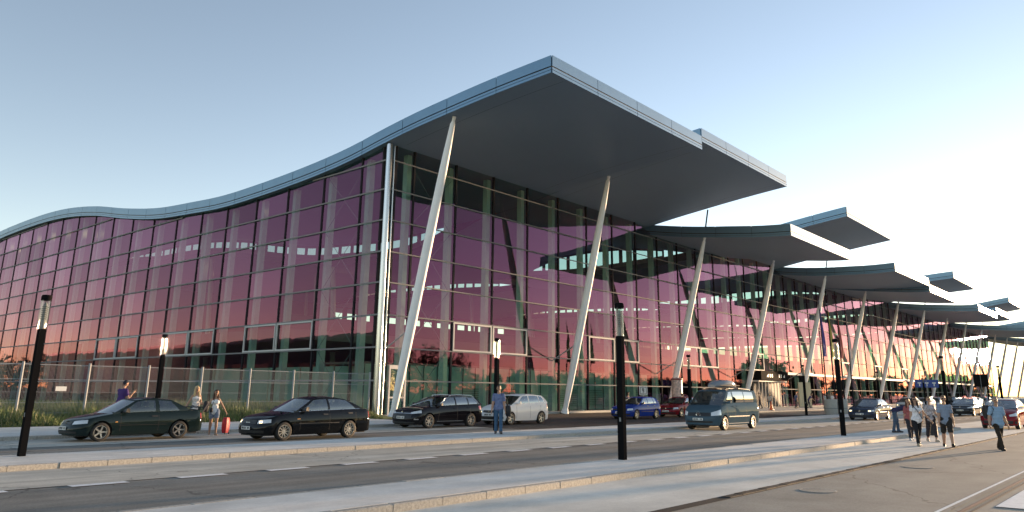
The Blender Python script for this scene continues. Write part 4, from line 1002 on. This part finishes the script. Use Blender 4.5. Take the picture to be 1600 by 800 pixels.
MBs = MB().tube([c2 + fw * .1 - pl_ * .11 + np.array([0, 0, .06]), c2 + fw * .155 - np.array([0, 0, .12]), c2 + fw * .15 + pl_ * .15 - np.array([0, 0, .42])], .012, 6).build('strap', M['bag_black']); tag(MBs, 'black bag strap across the white printed T-shirt', 'strap')
person('woman in grey patterned top and cropped dark trousers behind the leading pair', (.6, -32.5), .0, -2.5, 1.68, .010, hair=(.20, .13, .08), shirt=(.36, .34, .36), pants=(.03, .025, .03), shoe=(.45, .38, .3), vary=.6,
    legs=((.2, .1), (-.2, .15)), arms=((.1, .25, .9), (-.2, .3, .4)), sleeve=.6, leglen=.82, female=True, longhair=False, shirtlen=.05, foot=0)
person('woman in dusty red top half hidden behind the white T-shirt', (.8, -31.7), .0, -2.6, 1.62, .011, hair=(.06, .025, .015), shirt=(.32, .10, .10), pants=(.03, .03, .04), shoe=(.7, .68, .66), legs=((-.2, .2), (.25, .05)), arms=((.1, .1, .2), (-.1, .12, .2)), sleeve=.7, female=True, longhair=True)
_, hbn, _ = person('man in navy shirt bending down over luggage by the near island', (4.55, -30.2), .12, -1.2, 1.76, .010, shirt=(.03, .03, .08), pants=(.06, .09, .14), shoe=(.05, .04, .04), lean=1.25, legs=((.15, .1), (-.1, .1)), arms=((1.15, .1, .15), (1.35, .12, .2)), sleeve=.5, head=(0, .3))
e = empty('suitcase', (5.0, -31.55, 0)); tag(e, 'black suitcase under the bending man', 'suitcase'); MB().cham(-.2, .2, -.14, .14, .04, .55, .05).build('shell', M['bag_black'], e); MB().box(-.1, .1, -.02, .02, .56, .6).build('handle', M['black_plastic'], e)
bx_, by_ = -2.65, -35.25
_, h3, c3 = person('grey-haired man in pale blue T-shirt with a shoulder bag striding at the right', (bx_, by_), .0, -2.55, 1.74, .009, hair=(.22, .19, .17), shirt=(.26, .38, .52), pants=(.03, .022, .016), shoe=(.02, .018, .016),
    legs=((-.32, .18), (.38, .06)), arms=((-.1, .22, .3), (.05, .3, .5)), sleeve=.62, belly=.02, shirtlen=.05, vary=.08)
pl_ = rot_z(np.array([0, -1, 0]), -2.55); fw = rot_z(np.array([1, 0, 0]), -2.55); bc = np.array([bx_, by_, 1.2]) + pl_ * .22 - fw * .2
bag('dark blue bag slung behind the man in pale blue', bc, (.34, .2, .44), M['bag_black'], [bc + np.array([0, 0, .2]), c3 + pl_ * .15 + np.array([0, 0, .07]), c3 + pl_ * .13 + fw * .12 - np.array([0, 0, .02]), c3 + pl_ * .2 + fw * .11 - np.array([0, 0, .2]), bc], -2.55)
# small figures by the doors and the parked cars
far = [(50.6, -4.2, 'person in brown standing left of the entrance doors', (.15, .09, .07), (.05, .05, .06), 2.0), (52.3, -4.6, 'person in pale shirt stooping by the entrance doors', (.55, .52, .48), (.06, .10, .14), -2.6),
       (56.0, -6.2, 'person in blue shirt pushing a trolley right of the doors', (.07, .12, .25), (.03, .03, .04), -.6), (60.5, -6.0, 'person in navy top bending by the dark lamp post', (.05, .06, .16), (.04, .04, .06), -1.2),
       (57.5, -9.0, 'person in white top and long black skirt near the drop kerb', (.55, .54, .52), (.015, .015, .018), -2.2), (61.0, -8.6, 'man in white shirt and black trousers before the glass', (.66, .66, .68), (.02, .02, .025), -2.0),
       (45.5, -14.5, 'person in pink top beyond the concrete bins', (.50, .25, .25), (.08, .08, .1), 2.4), (48.0, -14.2, 'person in white cap top beyond the saloon roof', (.65, .64, .62), (.05, .05, .06), 0.4),
       (62.0, -27.8, 'person in dark clothes between the cars at the right edge', (.05, .045, .05), (.03, .03, .035), 1.2), (17.6, -8.0, 'person in pink top behind the blue hatchback', (.45, .25, .28), (.15, .1, .12), -1.5), (25.0, -8.2, 'person in navy stooping behind the red car', (.02, .025, .06), (.03, .03, .04), -1.0)]
for i, (x, y, lab, sc, pc, fc) in enumerate(far):
    st = 'stoop' in lab or 'bending' in lab
    person(lab, (x, y), .14 if x > 38 and y > -9.5 else .0, fc, random.uniform(1.64, 1.8), .018, shirt=sc, pants=pc, lean=.6 if st else .05, legs=((.2, .1), (-.2, .15)), arms=((.5 if st else .1, .15, .4), (-.1, .15, .3)), sleeve=.6, female=i in (4, 6, 9), longhair=i in (4, 6, 9))
# ================================================================== lamps
def lamp_proto():
    e = empty('street_lamp', (0, 0, 0))
    MB().box(-.07, .07, -.085, .085, 0, 3.0).build('post', M['lamp_black'], e)
    MB().box(-.0735, -.0715, -.025, .025, .9, 1.0).build('hatch', M['lamp_grey'], e)
    MB().tube([(0, 0, 3.0), (0, 0, 3.22)], .06, 14).build('neck', M['lamp_grey'], e)
    MB().lathe([(.105, 3.0), (.105, 3.72)], 20).build('glass_cylinder', M['lamp_glass'], e, smooth=60)
    b = MB()
    for k in range(7): b.lathe([(.05, 3.24 + k * .05), (.08, 3.255 + k * .05), (.05, 3.27 + k * .05)], 14)
    b.lathe([(.04, 3.22), (.05, 3.6), (.0, 3.68)], 12); b.build('louvre', M['lamp_grey'], e)
    MB().lathe([(0, 3.70), (.115, 3.70), (.12, 3.72), (.12, 3.80), (.10, 3.84), (0, 3.85)], 20).build('cap', M['lamp_black'], e, smooth=50)
    return e
lamps = [(-16.18, -29.3, 'black lamp post on the near island, left of the parked van'), (-.05, -29.4, 'black lamp post on the near island, beside the bending man'), (17.6, -29.6, 'black lamp post behind the walking group at the right'), (36.0, -29.6, 'black lamp post near the right edge above the red car'), (54, -29.6, 'small far lamp post at the right edge'),
         (-26.0, -18.7, 'black lamp post at the left edge on the far island'), (-8.0, -17.7, 'black lamp post behind the man in blue'), (9.4, -17.6, 'black lamp post rising behind the blue van'), (28.6, -17.4, 'black lamp post before the entrance doors'), (48.6, -17.3, 'black lamp post behind the dark saloon'), (66.5, -17.3, 'thin far lamp post beside the blue road sign'), (86, -17.5, 'very far lamp post left of the sun reflection'), (104, -17.5, 'farthest lamp post below the sun reflection'),
         (-17.6, -7.2, 'black lamp post on the pavement behind the green coupe')]
p0 = lamp_proto()
for i, (x, y, lab) in enumerate(lamps):
    o = p0 if i == 0 else copy_tree(p0); o.location = (x, y, .12); tag(o, lab, 'street lamp', 'black glass-topped lamp posts')
# ================================================================== fence with wire panels
fe = empty('wire_fence', (0, 0, 0)); tag(fe, 'grey wire mesh fence with round posts before the side facade', 'fence')
px0 = [-1.85 - 2.74 * k for k in range(14)]
for x in px0: MB().tube([(x, -1.5, .0), (x, -1.5, 2.80)], .055, 10).build('post', M['galv'], fe, smooth=40)
pm = MB()
def wire(x0, z0, x1, z1, w_=.0032):
    if x0 == x1: pm.add([(x0 - w_, 0, z0), (x0 + w_, 0, z0), (x0, .006, z0), (x0 - w_, 0, z1), (x0 + w_, 0, z1), (x0, .006, z1)], [(0, 1, 4, 3), (1, 2, 5, 4), (2, 0, 3, 5)])
    else: pm.add([(x0, .008, z0 - w_), (x0, .008, z0 + w_), (x0, .014, z0), (x1, .008, z0 - w_), (x1, .008, z0 + w_), (x1, .014, z0)], [(0, 1, 4, 3), (1, 2, 5, 4), (2, 0, 3, 5)])
for k in range(50): wire(.06 + k * .0525, .1, .06 + k * .0525, 2.70)
for z in (.15, .6, 1.05, 1.5, 2.68): wire(.02, z, 2.70, z, .007)
wire(.02, 2.05, 2.70, 2.05, .016); wire(.02, 2.70, 2.70, 2.70, .012)
pme = pm.mesh('wire_panel', M['galv'])
for x in px0[1:]: link('wire_panel', pme, fe, (x + .02, -1.5, 0))
MB().box(-19.6, -19.15, -1.53, -1.515, 1.55, 1.75).build('notice_plate', M['sign_white'], fe)
MB().box(-4.9, -4.25, -1.53, -1.515, 1.0, 1.12).build('notice_plate', M['sign_white'], fe)
# ================================================================== tall grass on the bank
n = 75000
gx = rng.uniform(-27, -2.2, n); gy = -3.4 + rng.power(.7, n) * 0 + rng.exponential(4.0, n); hgt = rng.uniform(.28, .78, n) * (.6 + .5 * np.sin(gx * .9 + gy * .6) ** 2) * np.clip((gy + 3.9) / 1.4, .35, 1)
gz = np.clip((gy + 3.4) / 4, 0, 1) * .40
ang = rng.uniform(0, 6.28, n); wd = rng.uniform(.012, .028, n); bx, by = rng.normal(0, .13, n), rng.normal(0, .13, n)
V = np.zeros((n, 3, 3)); V[:, 0] = np.stack([gx - np.cos(ang) * wd, gy - np.sin(ang) * wd, gz], 1); V[:, 1] = np.stack([gx + np.cos(ang) * wd, gy + np.sin(ang) * wd, gz], 1); V[:, 2] = np.stack([gx + bx, gy + by, gz + hgt], 1)
o = npmesh('tall_grass', V.reshape(-1, 3), np.arange(n * 3).reshape(-1, 3), [M['grass'], M['seed']]); mi = (rng.random(n) < .16).astype(np.int32); o.data.polygons.foreach_set('material_index', mi); tag(o, 'tall wild grass on the bank behind the pavement', 'grass', kind='stuff')
b = MB(); b.grid([[(x, y, .02 + (0 if y < -3.3 else min(1, (y + 3.4) / 4) * .41)) for y in (-3.55, -3.3, -1, 2, 30)] for x in (-60, -30, -.8)], flip=True); tag(b.build('grass_bank', M['grass']), kind='structure')
# ================================================================== trees
def leaf_cloud(cen, rad, ncl, per, size, r_):
    c = r_.normal(0, 1, (ncl, 3)); c /= np.linalg.norm(c, axis=1)[:, None]; c *= r_.random((ncl, 1)) ** .4; c = np.array(cen) + c * np.array(rad)
    P = np.repeat(c, per, 0) + r_.normal(0, 1, (ncl * per, 3)) * np.array(rad) * .13; N = len(P)
    a = r_.normal(0, 1, (N, 3)); a /= np.linalg.norm(a, axis=1)[:, None]; b_ = r_.normal(0, 1, (N, 3)); b_ -= (b_ * a).sum(1)[:, None] * a; b_ /= np.linalg.norm(b_, axis=1)[:, None]
    sz = r_.uniform(.6, 1.3, (N, 1)) * size; V = np.stack([P - a * sz, P + b_ * sz * .6, P + a * sz, P - b_ * sz * .6], 1); return V.reshape(-1, 3), np.arange(N * 4).reshape(-1, 4)
def tree(label, x, y, h, r, m_='leaf', name='tree', group='trees beyond the terminal'):
    e = empty(name, (x, y, 0)); tag(e, label, 'tree', group); r_ = np.random.default_rng(int(abs(x * 7 + y * 3)))
    b = MB(); b.tube([(0, 0, 0), (.1, 0, h * .25), (0, .1, h * .55), (.1, 0, h * .8)], [r * .09, r * .07, r * .05, r * .02], 7)
    for k in range(5): a = k * 1.26; b.tube([(0, 0, h * (.28 + .08 * k)), (math.cos(a) * r * .6, math.sin(a) * r * .6, h * (.5 + .08 * k))], [r * .04, r * .015], 5)
    b.build('trunk', M['bark'], e)
    V, F = leaf_cloud((0, 0, h * .6), (r, r, h * .40), 60, 40, r * .10, r_); npmesh('crown', V, F, M[m_], e)
for lab, x, y, h, r in [('round leafy tree at the right edge beyond the car park', 150, -37, 10.5, 5.0), ('broad green tree just right of the terminal end', 235, -14, 9, 6.0), ('low green tree behind the last roof columns', 252, -22, 8, 6.0), ('dark tree beyond the parked cars at the right', 245, -36, 8, 6.0), ('pale green tree far down the road', 265, -52, 8, 6.5), ('farthest tree near the right edge', 270, -72, 9, 7)]: tree(lab, x, y, h, r)
# far woods: closing the horizon and standing across the car park (seen in the glass), raised and extended to mask low sky
r_ = np.random.default_rng(3); VV = []; FF = []; nb_ = 0
for k in range(150):
    x = -160 + k * 4.6; V, F = leaf_cloud((x, -210 + r_.normal(0, 6), 5.0 if x > 230 else 9.0), (5.0, 4, r_.uniform(4.4, 6.6) * (1 if x > 230 else 1.7)), 60, 14, .55, r_); VV.append(V); FF.append(F + nb_); nb_ += len(V)
for k in range(60):
    y = -205 + k * 3.4; V, F = leaf_cloud((330 + r_.normal(0, 6), y, 3.0), (5, 4, r_.uniform(2.5, 4.5)), 22, 10, .8, r_); VV.append(V); FF.append(F + nb_); nb_ += len(V)
for k in range(110):
    y = -150 + k * 4.6; V, F = leaf_cloud((-190 + r_.normal(0, 6), y, 4.6), (4, 4.4, r_.uniform(3.6, 6.6)), 30, 10, .85, r_); VV.append(V); FF.append(F + nb_); nb_ += len(V)
for k in range(45):
    x = -190 + k * 4.6; V, F = leaf_cloud((x, 330 + r_.normal(0, 6), 6.5), (5, 4.4, r_.uniform(5, 9)), 40, 10, .8, r_); VV.append(V); FF.append(F + nb_); nb_ += len(V)  # added unseen row, keeps the low red sky out of the side glass
tag(npmesh('woodland', np.concatenate(VV), np.concatenate(FF), M['leaf_dark']), 'far belt of woodland around the car park', 'woodland', kind='stuff')
# neighbouring hall west of the terminal, mirrored in the side facade
hl = empty('low_hall', (-64, 150, 0)); tag(hl, 'long low dark green hall beyond the lawn, seen mirrored in the side glass', 'building')
MB().box(-10, 4, -85, 90, 0, 11.5).build('wall', M['hall_green'], hl); MB().box(-10.3, 4.3, -85.3, 90.3, 11.5, 12.2).build('roof', M['concrete'], hl)
wm = MB().box(4.003, 4.05, -3, 3, 3, 7).mesh('window', M['block_window'])
for k in range(20): link('window', wm, hl, (0, -80 + k * 8.6, 0))
# ================================================================== flags, bins, signs, cone
cols_ = ['flag_blue', 'flag_yellow', 'flag_red', 'flag_white']; fl = ['violet blue', 'yellow', 'rusty red', 'pale pink']
for k, (x, m_) in enumerate(zip((39.1, 41.3, 43.9, 46.5), cols_)):
    e = empty('flagpole', (x, -15.5, .0)); tag(e, f'tall flagpole with limp {fl[k]} flag before the glass front', 'flagpole', 'row of flagpoles')
    MB().tube([(0, 0, 0), (0, 0, 5), (0, 0, 10.0)], [.075, .06, .035], 8).build('pole', M['mullion'], e); MB().lathe([(0, 10), (.07, 10.05), (0, 10.12)], 10).build('finial', M['chrome'], e)
    rows = []
    for i in range(13):
        t = i / 12; rows.append([(.04 + (.15 + .75 * t ** 1.2) * (j / 8) * (1 - .15 * math.sin(9 * j / 8)), .10 * math.sin(j * 1.9 + i * .3) * (j / 8), 9.7 - 4.6 * t - .5 * (j / 8) * (1 - t)) for j in range(9)])
    MB().grid(rows).build('flag', M[m_], e, smooth=80)
for k, (x, y, lab) in enumerate([(36.9, -16.5, 'left one of two round concrete bins at the kerb'), (38.4, -16.9, 'right one of two round concrete bins at the kerb')]):
    e = empty('concrete_bin', (x, y, .0)); tag(e, lab, 'bin', 'concrete bins'); MB().lathe([(0, 0), (.52, 0), (.55, .05), (.55, 1.25), (.50, 1.3), (.42, 1.3), (.40, 1.1), (0, 1.1)], 24).build('tub', M['concrete'], e, smooth=40); MB().lathe([(.553, .5), (.558, .5), (.558, .58), (.553, .58)], 24).build('band', M['lamp_grey'], e)
e = empty('traffic_cone', (43.8, -8.3, .13)); tag(e, 'orange traffic cone on the pavement by the entrance', 'cone')
MB().lathe([(.17, .04), (.035, .9), (0, .9)], 16).build('body', M['cone_orange'], e, smooth=40); MB().box(-.24, .24, -.24, .24, 0, .04).build('base', M['cone_orange'], e); MB().lathe([(.116, .38), (.086, .55)], 16).build('band', M['sign_white'], e); 
def sign(label, x, y, z0, w2, h2, z1, m_, mark, name='sign'):
    e = empty(name, (x, y, 0)); tag(e, label, 'sign'); MB().tube([(0, .03, 0), (0, .03, z1)], .035, 8).build('post', M['galv'], e)
    b = MB().box(-.02, .0, -w2 / 2, w2 / 2, z0, z1).build('board', M[m_], e); g = MB()
    for q in mark: g.box(-.026, -.021, *q)
    if mark: g.build('mark', M['plate_ink'] if m_ in ('sign_white',) else M['sign_white'], b)
    e.rotation_euler = (0, 0, .55); return e
sign('white square sign with dark symbol above the blue hatchback', 19.9, -8.0, 1.55, .62, .62, 2.2, 'sign_white', [(-.24, .24, 1.60, 1.64), (-.24, .24, 2.11, 2.15), (-.24, -.20, 1.64, 2.11), (.20, .24, 1.64, 2.11), (-.06, -.01, 1.72, 2.04), (-.01, .1, 1.99, 2.04), (.06, .1, 1.86, 2.0), (-.01, .1, 1.86, 1.9)])
sign('blue road sign with three white arrows in the distance', 68, -17.3, 2.6, 2.6, .9, 3.5, 'sign_blue', [(k - .06, k + .06, 2.75, 3.1) for k in (-.8, 0, .8)] + [(k - .2, k + .2, 3.05, 3.2) for k in (-.8, 0, .8)])
sign('dark square sign high on a post before the far columns', 98, -17.8, 3.0, 2.0, 1.8, 4.8, 'sign_dark', [])
e = empty('information_stele', (63.5, -4.5, .13)); tag(e, 'tall cream information stele right of the entrance', 'sign'); MB().cham(-.15, .15, -.75, .75, 0, 3.0, .03).build('panel', M['sign_cream'], e); MB().box(-.2, .2, -.8, .8, -.01, .08).build('base', M['lamp_grey'], e); e.rotation_euler = (0, 0, .7)
e = empty('advertising_pillar', (33.2, -3.6, 0)); tag(e, 'advertising pillar with flowery poster beside the third roof column', 'advert'); MB().lathe([(.55, 0), (.55, .2), (.5, .2), (.5, 2.9), (.56, 2.9), (.56, 3.05), (0, 3.15)], 24).build('drum', M['poster'], e, smooth=40)
MB().lathe([(.57, 2.92), (.60, 2.98), (.57, 3.03)], 24).build('cornice', M['sign_red'], e)
